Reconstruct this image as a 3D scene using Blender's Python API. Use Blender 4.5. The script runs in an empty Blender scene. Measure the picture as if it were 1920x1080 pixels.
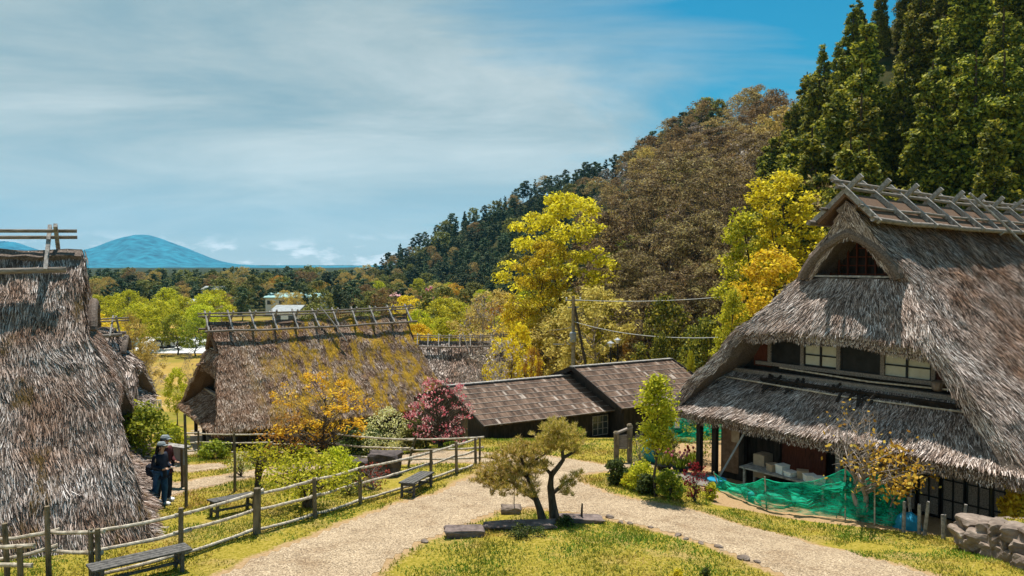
import bpy, math, random
import numpy as np
from mathutils import Vector, Matrix, Euler, noise as mnoise
R = math.radians
SC = bpy.context.scene
COL = SC.collection

# ------------------------------------------------------------------ camera, sky, sun, exposure
FPX = 1387.0                      # focal length in pixels of a 1920 wide frame
PITCH = math.atan(45 / FPX)       # horizon 45 px above the middle of the frame
cam_d = bpy.data.cameras.new('camera'); cam = bpy.data.objects.new('camera', cam_d); COL.objects.link(cam)
cam_d.sensor_width = 36; cam_d.lens = FPX / 1920 * 36
cam_d.clip_start = 0.1; cam_d.clip_end = 30000
cam.location = (0, 0, 0); cam.rotation_euler = (R(90) - PITCH, 0, 0)
SC.camera = cam
SC.view_settings.view_transform = 'Standard'; SC.view_settings.look = 'None'
SC.view_settings.gamma = 1; SC.view_settings.use_curve_mapping = False
SC.view_settings.exposure = 0.76
SC.render.engine = 'CYCLES'
SC.cycles.use_denoising = True
SC.cycles.max_bounces = 6; SC.cycles.diffuse_bounces = 3; SC.cycles.glossy_bounces = 2
SC.cycles.transmission_bounces = 4; SC.cycles.transparent_max_bounces = 6; SC.cycles.volume_bounces = 0
SC.cycles.use_adaptive_sampling = True

SUN_EL, SUN_AZ = R(70), R(-4)    # azimuth measured from +Y towards +X
SUNV = Vector((math.sin(SUN_AZ) * math.cos(SUN_EL), math.cos(SUN_AZ) * math.cos(SUN_EL), math.sin(SUN_EL)))
sl = bpy.data.lights.new('sun', 'SUN'); sl.energy = 4.6; sl.angle = R(0.5); sl.color = (1.0, 0.94, 0.84)
so = bpy.data.objects.new('sun', sl); COL.objects.link(so)
so.rotation_euler = (-SUNV).to_track_quat('-Z', 'Y').to_euler()

def nn(nt, typ, **kw):
    n = nt.nodes.new(typ)
    for k, v in kw.items():
        if k == 'ins':
            for a, b in v.items(): n.inputs[a].default_value = b
        else: setattr(n, k, v)
    return n
def ramp(nt, stops, interp='LINEAR'):
    r = nt.nodes.new('ShaderNodeValToRGB'); r.color_ramp.interpolation = interp
    e = r.color_ramp.elements
    while len(e) < len(stops): e.new(0.5)
    for i, (p, c) in enumerate(stops):
        e[i].position = p; e[i].color = (c[0], c[1], c[2], 1) if not isinstance(c, (int, float)) else (c, c, c, 1)
    return r
def mix(nt, a, b, f, mode='MIX'):
    m = nt.nodes.new('ShaderNodeMix'); m.data_type = 'RGBA'; m.blend_type = mode; m.clamp_factor = True
    for s, v in ((0, f), (6, a), (7, b)):
        if hasattr(v, 'links') or isinstance(v, bpy.types.NodeSocket): nt.links.new(v, m.inputs[s])
        else: m.inputs[s].default_value = v if isinstance(v, (int, float)) else (v[0], v[1], v[2], 1)
    return m.outputs[2]
def math_(nt, op, a, b=0.0, c=0.0):
    m = nt.nodes.new('ShaderNodeMath'); m.operation = op
    for i, v in enumerate((a, b, c)):
        if isinstance(v, bpy.types.NodeSocket): nt.links.new(v, m.inputs[i])
        else: m.inputs[i].default_value = v
    return m.outputs[0]

W = bpy.data.worlds.new('World'); SC.world = W; W.use_nodes = True
nt = W.node_tree; nt.nodes.clear()
out = nn(nt, 'ShaderNodeOutputWorld'); bg = nn(nt, 'ShaderNodeBackground'); bg.inputs[1].default_value = 0.15
sky = nn(nt, 'ShaderNodeTexSky'); sky.sky_type = 'NISHITA'; sky.sun_disc = False
sky.sun_elevation = SUN_EL; sky.sun_rotation = SUN_AZ
sky.air_density = 1.0; sky.dust_density = 0.6; sky.ozone_density = 2.0
tc = nn(nt, 'ShaderNodeTexCoord'); sep = nn(nt, 'ShaderNodeSeparateXYZ'); nt.links.new(tc.outputs['Generated'], sep.inputs[0])
X, Y, Z = sep.outputs
zz = math_(nt, 'ADD', math_(nt, 'MAXIMUM', Z, 0.0), 0.18)
cmb = nn(nt, 'ShaderNodeCombineXYZ')
nt.links.new(math_(nt, 'DIVIDE', X, zz), cmb.inputs[0]); nt.links.new(math_(nt, 'DIVIDE', Y, zz), cmb.inputs[1])
mp = nn(nt, 'ShaderNodeMapping'); mp.inputs['Rotation'].default_value = (0, 0, R(-32)); mp.inputs['Scale'].default_value = (0.8, 1.25, 1)
nt.links.new(cmb.outputs[0], mp.inputs[0])
n1 = nn(nt, 'ShaderNodeTexNoise', ins={'Scale': 0.8, 'Detail': 10, 'Roughness': 0.55, 'Distortion': 0.9}); nt.links.new(mp.outputs[0], n1.inputs[0])
# thin veil: thick to the left and low down, breaking up high on the right
grad = math_(nt, 'ADD', math_(nt, 'MULTIPLY', X, -1.9), math_(nt, 'MULTIPLY', Z, -1.0))
veil = math_(nt, 'ADD', math_(nt, 'MULTIPLY', n1.outputs[0], 2.2), math_(nt, 'ADD', grad, -0.02))
vr = ramp(nt, [(0.12, 0.0), (0.85, 0.93)]); nt.links.new(veil, vr.inputs[0])
n2 = nn(nt, 'ShaderNodeTexNoise', ins={'Scale': 0.9, 'Detail': 9, 'Roughness': 0.6, 'Distortion': 0.6}); nt.links.new(mp.outputs[0], n2.inputs[0])
cc = ramp(nt, [(0.34, (1.15, 1.72, 1.95)), (0.5, (1.9, 2.28, 2.32)), (0.68, (2.9, 3.12, 3.05))]); nt.links.new(n2.outputs[0], cc.inputs[0])
lowf = nn(nt, 'ShaderNodeMapRange', ins={'From Min': 0.0, 'From Max': 0.20, 'To Min': 0.75, 'To Max': 0.0}); nt.links.new(Z, lowf.inputs[0])
cc_ = mix(nt, cc.outputs[0], (3.2, 3.55, 3.5), lowf.outputs[0])
base = mix(nt, sky.outputs[0], (0.04, 0.34, 0.38), 1.0, 'MULTIPLY')
c1 = mix(nt, base, cc_, vr.outputs[0])
# small cumulus near the horizon
mp3 = nn(nt, 'ShaderNodeMapping'); mp3.inputs['Scale'].default_value = (13, 13, 40); nt.links.new(tc.outputs['Generated'], mp3.inputs[0])
n3 = nn(nt, 'ShaderNodeTexNoise', ins={'Scale': 1.5, 'Detail': 5, 'Roughness': 0.55}); nt.links.new(mp3.outputs[0], n3.inputs[0])
r3 = ramp(nt, [(0.50, 0.0), (0.62, 1.0)]); nt.links.new(n3.outputs[0], r3.inputs[0])
low = nn(nt, 'ShaderNodeMapRange', ins={'From Min': 0.018, 'From Max': 0.042, 'To Min': 1.0, 'To Max': 0.0}); nt.links.new(Z, low.inputs[0])
c2 = mix(nt, c1, (4.9, 5.0, 5.0), math_(nt, 'MULTIPLY', math_(nt, 'MULTIPLY', r3.outputs[0], low.outputs[0]), 0.9))
nt.links.new(c2, bg.inputs[0]); nt.links.new(bg.outputs[0], out.inputs[0])

# ------------------------------------------------------------------ pixel rays and the lie of the land
def ray(px, py):
    a, b = (px - 960) / FPX, -(py - 540) / FPX
    y = math.cos(PITCH) + b * math.sin(PITCH); z = -math.sin(PITCH) + b * math.cos(PITCH)
    return a / y, z / y
def at(px, py, d):
    a, b = ray(px, py); return Vector((a * d, d, b * d))
def sm(t, a, b):
    t = np.clip((t - a) / (b - a), 0, 1); return t * t * (3 - 2 * t)
PXC = [-4000, 640, 690, 760, 830, 1000, 1090, 1200, 1300, 1440, 1540, 1620, 1920, 6000]
FOOT = [340, 340, 330, 310, 290, 210, 140, 92, 76, 60, 52, 48, 46, 46]
CREST = [400, 400, 400, 400, 400, 380, 340, 260, 215, 175, 125, 105, 100, 100]
GZ = [-13, -13, -10, 4, 15, 35, 36, 34, 37, 33, 30, 32, 40, 50]
PIT_O = Vector((-7.95, 16.15)); PIT_V = Vector((-0.8926, -0.4508)); PIT_E = Vector((-0.4508, 0.8926))
def G(x, y):
    x = np.asarray(x, float); y = np.asarray(y, float)
    zl = np.interp(y, [-60, 0, 10, 16, 20, 27, 34, 42, 55, 80, 9000], [-5.2, -5.7, -5.85, -6.1, -6.5, -7.3, -8.7, -10.9, -12.3, -13, -13])
    zm = np.interp(y, [-60, 0, 10, 16, 20, 27, 31, 36, 45, 60, 80, 9000], [-5.2, -5.7, -5.85, -6.1, -6.5, -7.15, -7.45, -8.5, -10.3, -12, -13, -13])
    k = sm(x, -5.5, -1.5)
    z = zl * (1 - k) + zm * k
    z = z - 0.5 * sm(x, 3.5, 8) * sm(y, 13.5, 18.5) * (1 - sm(y, 26, 30))
    yy = np.maximum(y, 5.0)
    p = x / yy * FPX + 960
    foot = np.interp(p, PXC, FOOT); cr = np.interp(p, PXC, CREST); gz = np.interp(p, PXC, GZ)
    t = np.clip((y - foot) / (cr - foot), 0, 1); t = t ** 1.1
    z = z * (1 - t) + gz * t
    z = z - np.clip(y - cr, 0, 600) * 0.06 * (gz > -11)
    # hollow the near left house stands in
    dx, dy = x - PIT_O.x, y - PIT_O.y
    a = dx * PIT_V.x + dy * PIT_V.y; b = dx * PIT_E.x + dy * PIT_E.y
    ins = np.minimum(np.minimum(a - 0.15, 20 - a), np.minimum(b - 0.1, 9.4 - b))
    z = z - sm(ins, 0, 0.9) * np.clip(z + 8.1, 0, 5)
    # raised bank behind the dry stone wall, right foreground
    ins = np.minimum(x - 10.7, 16.9 - y)
    z = z + 0.72 * sm(ins, 0, 0.25)
    # low mound the two pines grow on
    r = np.sqrt(((x - 0.3) / 4.2) ** 2 + ((y - 14.5) / 3.4) ** 2)
    z = z + 0.14 * (1 - sm(r, 0.25, 1.0))
    return z
def g(x, y): return float(G(x, y))
def gnd(px, py):
    a, b = ray(px, py)
    ys = np.arange(5, 400, 0.05); zs = G(a * ys, ys)
    hit = np.nonzero(b * ys <= zs)[0]
    y = ys[hit[0]] if len(hit) else 400
    return Vector((a * y, y, b * y))

# ------------------------------------------------------------------ materials
MATS = {}
def newmat(name):
    m = bpy.data.materials.new(name); m.use_nodes = True; t = m.node_tree; t.nodes.clear()
    o = nn(t, 'ShaderNodeOutputMaterial'); b = nn(t, 'ShaderNodeBsdfPrincipled')
    t.links.new(b.outputs[0], o.inputs[0]); b.inputs['Roughness'].default_value = 0.85
    b.inputs['Specular IOR Level'].default_value = 0.25
    MATS[name] = m; return m, t, b, o
def noisy(name, c0, c1, scale=6, rough=0.85, stretch=(1, 1, 1), bump=0.3, c2=None, detail=6, contrast=0.18, bdist=0.02, spec=0.25):
    m, t, b, o = newmat(name)
    tc = nn(t, 'ShaderNodeTexCoord'); mp = nn(t, 'ShaderNodeMapping'); mp.inputs['Scale'].default_value = stretch
    t.links.new(tc.outputs['Object'], mp.inputs[0])
    n = nn(t, 'ShaderNodeTexNoise', ins={'Scale': scale, 'Detail': detail, 'Roughness': 0.62}); t.links.new(mp.outputs[0], n.inputs[0])
    st = [(0.5 - contrast, c0), (0.5 + contrast, c1)]
    if c2: st.append((min(0.5 + contrast * 1.8, 1), c2))
    r = ramp(t, st); t.links.new(n.outputs[0], r.inputs[0]); t.links.new(r.outputs[0], b.inputs['Base Color'])
    b.inputs['Roughness'].default_value = rough; b.inputs['Specular IOR Level'].default_value = spec
    if bump:
        bp = nn(t, 'ShaderNodeBump', ins={'Strength': bump, 'Distance': bdist}); t.links.new(n.outputs[0], bp.inputs['Height']); t.links.new(bp.outputs[0], b.inputs['Normal'])
    return m
def leafmat(name, cols, transl=0.35, vary=0.25, rough=0.7):
    m, t, b, o = newmat(name)
    gi = nn(t, 'ShaderNodeNewGeometry'); oi = nn(t, 'ShaderNodeObjectInfo')
    n = len(cols); r = ramp(t, [(i / max(n - 1, 1), c) for i, c in enumerate(cols)])
    t.links.new(gi.outputs['Random Per Island'], r.inputs[0])
    v = math_(t, 'ADD', math_(t, 'MULTIPLY', oi.outputs['Random'], 2 * vary), 1 - vary)
    hs = nn(t, 'ShaderNodeHueSaturation'); t.links.new(r.outputs[0], hs.inputs['Color']); t.links.new(v, hs.inputs['Value'])
    hv = math_(t, 'ADD', math_(t, 'MULTIPLY', oi.outputs['Random'], 0.03), 0.485); t.links.new(hv, hs.inputs['Hue'])
    t.links.new(hs.outputs[0], b.inputs['Base Color']); b.inputs['Roughness'].default_value = rough; b.inputs['Specular IOR Level'].default_value = 0.2
    tr = nn(t, 'ShaderNodeBsdfTranslucent'); t.links.new(hs.outputs[0], tr.inputs[0])
    mx = nn(t, 'ShaderNodeMixShader'); mx.inputs[0].default_value = transl
    t.links.new(b.outputs[0], mx.inputs[1]); t.links.new(tr.outputs[0], mx.inputs[2]); t.links.new(mx.outputs[0], o.inputs[0])
    return m
def thatchmat(name, cols, moss=0.0, mosscol=(0.42, 0.27, 0.02), brown=0.25, island=True, xr=None):
    m, t, b, o = newmat(name)
    tc = nn(t, 'ShaderNodeTexCoord')
    if island:
        gi = nn(t, 'ShaderNodeNewGeometry'); src = gi.outputs['Random Per Island']
    else:
        n0 = nn(t, 'ShaderNodeTexNoise', ins={'Scale': 22, 'Detail': 5, 'Roughness': 0.7}); t.links.new(tc.outputs['Object'], n0.inputs[0])
        mr = nn(t, 'ShaderNodeMapRange', ins={'From Min': 0.3, 'From Max': 0.7}); t.links.new(n0.outputs[0], mr.inputs[0]); src = mr.outputs[0]
    r = ramp(t, [(i / (len(cols) - 1), c) for i, c in enumerate(cols)]); t.links.new(src, r.inputs[0])
    # broad weathering: darker brown patches and paler new straw
    n1 = nn(t, 'ShaderNodeTexNoise', ins={'Scale': 0.9, 'Detail': 5, 'Roughness': 0.6}); t.links.new(tc.outputs['Object'], n1.inputs[0])
    r1 = ramp(t, [(0.38, 0.0), (0.62, 1.0)]); t.links.new(n1.outputs[0], r1.inputs[0])
    bf = math_(t, 'MULTIPLY', r1.outputs[0], brown)
    sx = nn(t, 'ShaderNodeSeparateXYZ'); t.links.new(tc.outputs['Object'], sx.inputs[0])
    if xr:
        xm = nn(t, 'ShaderNodeMapRange', ins={'From Min': xr[0], 'From Max': xr[1]}); t.links.new(sx.outputs[0], xm.inputs[0])
        if not moss: bf = math_(t, 'MAXIMUM', bf, math_(t, 'MULTIPLY', xm.outputs[0], math_(t, 'ADD', 0.45, math_(t, 'MULTIPLY', r1.outputs[0], 0.5))))
    c = mix(t, r.outputs[0], mix(t, r.outputs[0], (0.50, 0.30, 0.18), 0.92, 'MULTIPLY'), bf)
    if moss:
        mp = nn(t, 'ShaderNodeMapping'); mp.inputs['Scale'].default_value = (1.0, 0.45, 0.45); mp.inputs['Location'].default_value = (3.1, 1.7, 0.4)
        t.links.new(tc.outputs['Object'], mp.inputs[0])
        n2 = nn(t, 'ShaderNodeTexNoise', ins={'Scale': 1.2, 'Detail': 7, 'Roughness': 0.72}); t.links.new(mp.outputs[0], n2.inputs[0])
        r2 = ramp(t, [(0.60 - 0.16 * moss, 0.0), (0.66 - 0.12 * moss, 1.0)]); t.links.new(n2.outputs[0], r2.inputs[0])
        mc = mix(t, mosscol, tuple(v * 0.35 for v in mosscol), src)
        mf = math_(t, 'MULTIPLY', r2.outputs[0], 0.85)
        if xr: mf = math_(t, 'MULTIPLY', mf, xm.outputs[0])
        c = mix(t, c, mc, mf)
    t.links.new(c, b.inputs['Base Color']); b.inputs['Roughness'].default_value = 0.9; b.inputs['Specular IOR Level'].default_value = 0.15
    return m
STRAW = [(0.04, 0.027, 0.023), (0.14, 0.105, 0.09), (0.36, 0.285, 0.24), (0.60, 0.51, 0.46), (0.95, 0.87, 0.83)]
M = {}
M['straw'] = thatchmat('thatch_straw', STRAW, brown=0.5, xr=(2.6, 4.2))
M['straw_old'] = thatchmat('thatch_straw_old', STRAW, moss=0.2, mosscol=(0.20, 0.12, 0.03), brown=0.85)
M['straw_moss'] = thatchmat('thatch_straw_mossy', [(0.05, 0.028, 0.018), (0.15, 0.09, 0.055), (0.27, 0.18, 0.12), (0.42, 0.32, 0.25), (0.7, 0.6, 0.52)], moss=0.86, mosscol=(0.70, 0.42, 0.02), brown=0.7, xr=(2.2, 5.5))
M['thatch_moss'] = thatchmat('thatch_body_mossy', [(0.05, 0.03, 0.02), (0.13, 0.085, 0.06), (0.24, 0.17, 0.13)], moss=0.86, mosscol=(0.5, 0.3, 0.015), island=False, xr=(2.2, 5.5))
M['thatch'] = thatchmat('thatch_body', [(0.05, 0.035, 0.03), (0.14, 0.11, 0.09), (0.26, 0.21, 0.18)], island=False)
M['thatch_under'] = noisy('thatch_underside', (0.07, 0.04, 0.025), (0.2, 0.12, 0.075), 30, 0.95, (1, 1, 1), 0.5)
M['timber'] = noisy('weathered_timber', (0.10, 0.08, 0.065), (0.34, 0.29, 0.25), 5, 0.9, (1, 6, 6), 0.4)
M['greywood'] = noisy('silver_wood', (0.10, 0.095, 0.09), (0.40, 0.37, 0.34), 9, 0.9, (1, 1, 1), 0.4)
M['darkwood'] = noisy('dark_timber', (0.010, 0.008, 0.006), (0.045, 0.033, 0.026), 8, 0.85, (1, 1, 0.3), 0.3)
M['redwood'] = noisy('red_brown_planks', (0.05, 0.012, 0.006), (0.15, 0.04, 0.02), 7, 0.8, (6, 6, 0.6), 0.3)
M['redwall'] = noisy('deep_red_wall', (0.12, 0.008, 0.006), (0.25, 0.02, 0.012), 3, 0.8, (1, 1, 1), 0.1)
M['plaster'] = noisy('ochre_plaster', (0.18, 0.10, 0.055), (0.34, 0.2, 0.12), 6, 0.9, (1, 1, 1), 0.2)
M['paper'] = noisy('shoji_paper', (0.50, 0.47, 0.36), (0.62, 0.6, 0.48), 3, 0.8, (1, 1, 1), 0.05)
M['bamboo'] = noisy('grey_bamboo', (0.22, 0.17, 0.12), (0.62, 0.55, 0.44), 9, 0.7, (1, 1, 1), 0.2)
M['post'] = noisy('post_wood', (0.06, 0.05, 0.03), (0.26, 0.2, 0.13), 10, 0.9, (1, 1, 0.3), 0.4)
M['benchwood'] = noisy('bench_wood', (0.035, 0.035, 0.035), (0.15, 0.14, 0.13), 12, 0.8, (1, 1, 1), 0.3)
M['bark'] = noisy('bark', (0.025, 0.018, 0.012), (0.12, 0.09, 0.06), 14, 0.95, (1, 1, 0.3), 0.6)
M['palebark'] = noisy('pale_bark', (0.16, 0.13, 0.11), (0.42, 0.36, 0.32), 14, 0.95, (1, 1, 0.3), 0.4)
M['stone'] = noisy('field_stone', (0.07, 0.05, 0.04), (0.30, 0.235, 0.19), 3, 0.9, (1, 1, 1), 0.8, c2=(0.62, 0.56, 0.5), bdist=0.04)
M['darkstone'] = noisy('dark_rock', (0.03, 0.025, 0.025), (0.13, 0.10, 0.095), 5, 0.9, (1, 1, 1), 0.6, bdist=0.04)
M['slab'] = noisy('brown_slab_stone', (0.075, 0.055, 0.05), (0.22, 0.17, 0.155), 5, 0.9, (1, 1, 1), 0.6, bdist=0.04)
M['palestone'] = noisy('pale_stone', (0.25, 0.22, 0.2), (0.6, 0.56, 0.5), 6, 0.9, (1, 1, 1), 0.4)
M['plinth'] = noisy('stone_plinth', (0.1, 0.09, 0.08), (0.24, 0.21, 0.19), 5, 0.9)
M['teal'] = noisy('teal_plastic', (0.0, 0.12, 0.15), (0.01, 0.26, 0.3), 9, 0.5, bump=0.3)
M['bluep'] = noisy('blue_plastic', (0.01, 0.2, 0.36), (0.02, 0.27, 0.45), 3, 0.4, bump=0)
M['white'] = noisy('white_paint', (0.62, 0.62, 0.6), (0.8, 0.8, 0.78), 4, 0.6, bump=0.05)
M['greymetal'] = noisy('grey_metal', (0.2, 0.22, 0.24), (0.35, 0.37, 0.4), 5, 0.5, bump=0)
M['concrete'] = noisy('concrete_pole', (0.16, 0.15, 0.12), (0.34, 0.32, 0.28), 6, 0.9)
M['card'] = noisy('cardboard', (0.33, 0.24, 0.16), (0.45, 0.33, 0.23), 5, 0.9, bump=0.1)
M['roofteal'] = noisy('teal_roof_sheet', (0.14, 0.32, 0.33), (0.3, 0.46, 0.45), 2, 0.6, bump=0)
M['roofgrey'] = noisy('grey_roof_sheet', (0.18, 0.2, 0.21), (0.34, 0.37, 0.39), 2, 0.6, bump=0)
M['roofpink'] = noisy('pink_roof_sheet', (0.5, 0.22, 0.25), (0.62, 0.33, 0.36), 2, 0.7, bump=0)
M['asphalt'] = noisy('pale_asphalt', (0.42, 0.43, 0.45), (0.58, 0.58, 0.58), 0.6, 0.9, bump=0)
M['jean'] = noisy('blue_denim', (0.012, 0.05, 0.13), (0.03, 0.10, 0.22), 9, 0.9)
M['navy'] = noisy('navy_cloth', (0.006, 0.01, 0.022), (0.02, 0.026, 0.045), 9, 0.9)
M['maroon'] = noisy('maroon_cloth', (0.05, 0.01, 0.012), (0.09, 0.018, 0.02), 9, 0.9)
M['skin'] = noisy('skin', (0.5, 0.3, 0.2), (0.58, 0.36, 0.25), 4, 0.6, bump=0)
M['hair'] = noisy('black_hair', (0.006, 0.005, 0.005), (0.02, 0.016, 0.014), 30, 0.6)
M['cap'] = noisy('grey_cap', (0.12, 0.14, 0.15), (0.3, 0.33, 0.34), 9, 0.9)
M['black'] = noisy('black_paint', (0.006, 0.006, 0.006), (0.02, 0.02, 0.02), 4, 0.5, bump=0)
M['wire'] = noisy('cable', (0.25, 0.25, 0.24), (0.4, 0.4, 0.38), 4, 0.6, bump=0)
M['glass'] = noisy('window_glass', (0.02, 0.03, 0.035), (0.05, 0.06, 0.065), 2, 0.15, bump=0, spec=0.6)
# leaves
M['cedar'] = leafmat('cedar_leaves', [(0.03, 0.05, 0.01), (0.10, 0.125, 0.015), (0.25, 0.25, 0.024), (0.5, 0.43, 0.05)], 0.36, 0.25)
M['pine'] = leafmat('far_pine_leaves', [(0.022, 0.045, 0.022), (0.06, 0.095, 0.04), (0.13, 0.16, 0.06)], 0.25, 0.35)
M['olive'] = leafmat('olive_leaves', [(0.06, 0.07, 0.015), (0.16, 0.17, 0.035), (0.32, 0.29, 0.07)], 0.35, 0.25)
M['yellow'] = leafmat('yellow_leaves', [(0.32, 0.26, 0.01), (0.66, 0.54, 0.02), (0.86, 0.75, 0.05)], 0.5, 0.08)
M['lime'] = leafmat('lime_leaves', [(0.18, 0.22, 0.01), (0.46, 0.46, 0.02), (0.72, 0.68, 0.05)], 0.5, 0.12)
M['green'] = leafmat('fresh_green_leaves', [(0.09, 0.13, 0.01), (0.24, 0.30, 0.02), (0.46, 0.48, 0.04)], 0.45, 0.15)
M['tan'] = leafmat('tan_buds', [(0.24, 0.17, 0.035), (0.5, 0.38, 0.08), (0.72, 0.56, 0.17)], 0.4, 0.15)
M['brown'] = leafmat('brown_twigs', [(0.09, 0.06, 0.03), (0.22, 0.14, 0.055), (0.36, 0.24, 0.085), (0.48, 0.36, 0.13)], 0.35, 0.3)
M['twiggy'] = leafmat('twiggy_buds', [(0.05, 0.035, 0.022), (0.14, 0.095, 0.05), (0.26, 0.19, 0.075), (0.42, 0.32, 0.12)], 0.3, 0.28)
M['grey'] = leafmat('grey_twigs', [(0.14, 0.11, 0.09), (0.32, 0.26, 0.22), (0.5, 0.42, 0.37)], 0.25, 0.2)
M['maple'] = leafmat('maple_leaves', [(0.42, 0.17, 0.01), (0.72, 0.38, 0.02), (0.82, 0.56, 0.05)], 0.5, 0.1)
M['orange'] = leafmat('orange_leaves', [(0.26, 0.11, 0.012), (0.52, 0.27, 0.03), (0.66, 0.44, 0.08)], 0.4, 0.12)
M['amber'] = leafmat('amber_leaves', [(0.42, 0.25, 0.01), (0.70, 0.48, 0.02), (0.82, 0.66, 0.05)], 0.5, 0.1)
M['pink'] = leafmat('pink_petals', [(0.3, 0.03, 0.07), (0.62, 0.12, 0.2), (0.8, 0.34, 0.4), (0.9, 0.68, 0.64)], 0.45, 0.1)
M['redleaf'] = leafmat('red_leaves', [(0.12, 0.01, 0.006), (0.35, 0.04, 0.02)], 0.3, 0.1)
M['cream'] = leafmat('cream_petals', [(0.3, 0.3, 0.08), (0.65, 0.62, 0.25), (0.8, 0.76, 0.5)], 0.35, 0.1)
M['needle'] = leafmat('pine_needles', [(0.10, 0.10, 0.01), (0.36, 0.29, 0.035), (0.62, 0.46, 0.09), (0.8, 0.58, 0.3)], 0.35, 0.1)
M['darkgreen'] = leafmat('dark_shrub_leaves', [(0.015, 0.03, 0.006), (0.05, 0.08, 0.012), (0.13, 0.16, 0.03)], 0.25, 0.1)
M['blade'] = leafmat('grass_blades', [(0.10, 0.11, 0.01), (0.28, 0.24, 0.025), (0.5, 0.37, 0.06), (0.62, 0.46, 0.16)], 0.35, 0.0)

def blademat():
    m = MATS_blade = leafmat('grass_blade', [(0.10, 0.11, 0.01), (0.28, 0.24, 0.025), (0.5, 0.37, 0.06), (0.62, 0.46, 0.16)], 0.35, 0.0); t = m.node_tree
    hs = next(n for n in t.nodes if n.type == 'HUE_SAT'); tc = nn(t, 'ShaderNodeTexCoord'); outs = [l.to_socket for l in hs.outputs[0].links]
    def N(sc): n = nn(t, 'ShaderNodeTexNoise', ins={'Scale': sc, 'Detail': 4, 'Roughness': 0.6}); t.links.new(tc.outputs['Object'], n.inputs[0]); return n.outputs[0]
    a = ramp(t, [(0.42, (0.45, 0.85, 0.45)), (0.58, (1.0, 1.0, 1.0)), (0.72, (1.35, 1.05, 1.6))]); t.links.new(N(0.55), a.inputs[0]); b = ramp(t, [(0.35, (0.75, 0.85, 0.7)), (0.65, (1.1, 1.05, 1.1))]); t.links.new(N(2.3), b.inputs[0])
    c = mix(t, mix(t, hs.outputs[0], a.outputs[0], 1.0, 'MULTIPLY'), b.outputs[0], 1.0, 'MULTIPLY')
    for o in outs: t.links.new(c, o)
    return m
M['blade'] = blademat()
def shinglemat():
    m, t, b, o = newmat('weathered_shingles')
    gi = nn(t, 'ShaderNodeNewGeometry'); tc = nn(t, 'ShaderNodeTexCoord')
    r = ramp(t, [(0, (0.06, 0.034, 0.022)), (0.5, (0.13, 0.078, 0.052)), (0.93, (0.21, 0.135, 0.095)), (1, (0.42, 0.35, 0.3))]); t.links.new(gi.outputs['Random Per Island'], r.inputs[0])
    n = nn(t, 'ShaderNodeTexNoise', ins={'Scale': 3, 'Detail': 8, 'Roughness': 0.7}); t.links.new(tc.outputs['Object'], n.inputs[0])
    r2 = ramp(t, [(0.35, 0.55), (0.6, 0.95), (0.74, 1.3)]); t.links.new(n.outputs[0], r2.inputs[0])
    t.links.new(mix(t, r.outputs[0], r2.outputs[0], 1.0, 'MULTIPLY'), b.inputs['Base Color'])
    return m
M['shingle'] = shinglemat()

def netmat():
    m, t, b, o = newmat('green_netting')
    tc = nn(t, 'ShaderNodeTexCoord'); n = nn(t, 'ShaderNodeTexNoise', ins={'Scale': 3, 'Detail': 5}); t.links.new(tc.outputs['Object'], n.inputs[0])
    r = ramp(t, [(0.35, (0.0, 0.26, 0.15)), (0.65, (0.01, 0.64, 0.39))]); t.links.new(n.outputs[0], r.inputs[0]); t.links.new(r.outputs[0], b.inputs['Base Color'])
    tl = nn(t, 'ShaderNodeBsdfTranslucent'); t.links.new(r.outputs[0], tl.inputs[0])
    m1 = nn(t, 'ShaderNodeMixShader'); m1.inputs[0].default_value = 0.35; t.links.new(b.outputs[0], m1.inputs[1]); t.links.new(tl.outputs[0], m1.inputs[2])
    tr = nn(t, 'ShaderNodeBsdfTransparent'); m2 = nn(t, 'ShaderNodeMixShader')
    mpn = nn(t, 'ShaderNodeMapping'); mpn.inputs['Rotation'].default_value = (0.5, 0.6, 0.3); mpn.inputs['Scale'].default_value = (1, 1, 5); t.links.new(tc.outputs['Object'], mpn.inputs[0])
    n2 = nn(t, 'ShaderNodeTexNoise', ins={'Scale': 4, 'Detail': 6, 'Roughness': 0.7}); t.links.new(mpn.outputs[0], n2.inputs[0])
    r2 = ramp(t, [(0.38, 0.25), (0.6, 0.97)]); t.links.new(n2.outputs[0], r2.inputs[0]); t.links.new(r2.outputs[0], m2.inputs[0])
    t.links.new(tr.outputs[0], m2.inputs[1]); t.links.new(m1.outputs[0], m2.inputs[2]); t.links.new(m2.outputs[0], o.inputs[0])
    return m
M['net'] = netmat()

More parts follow.
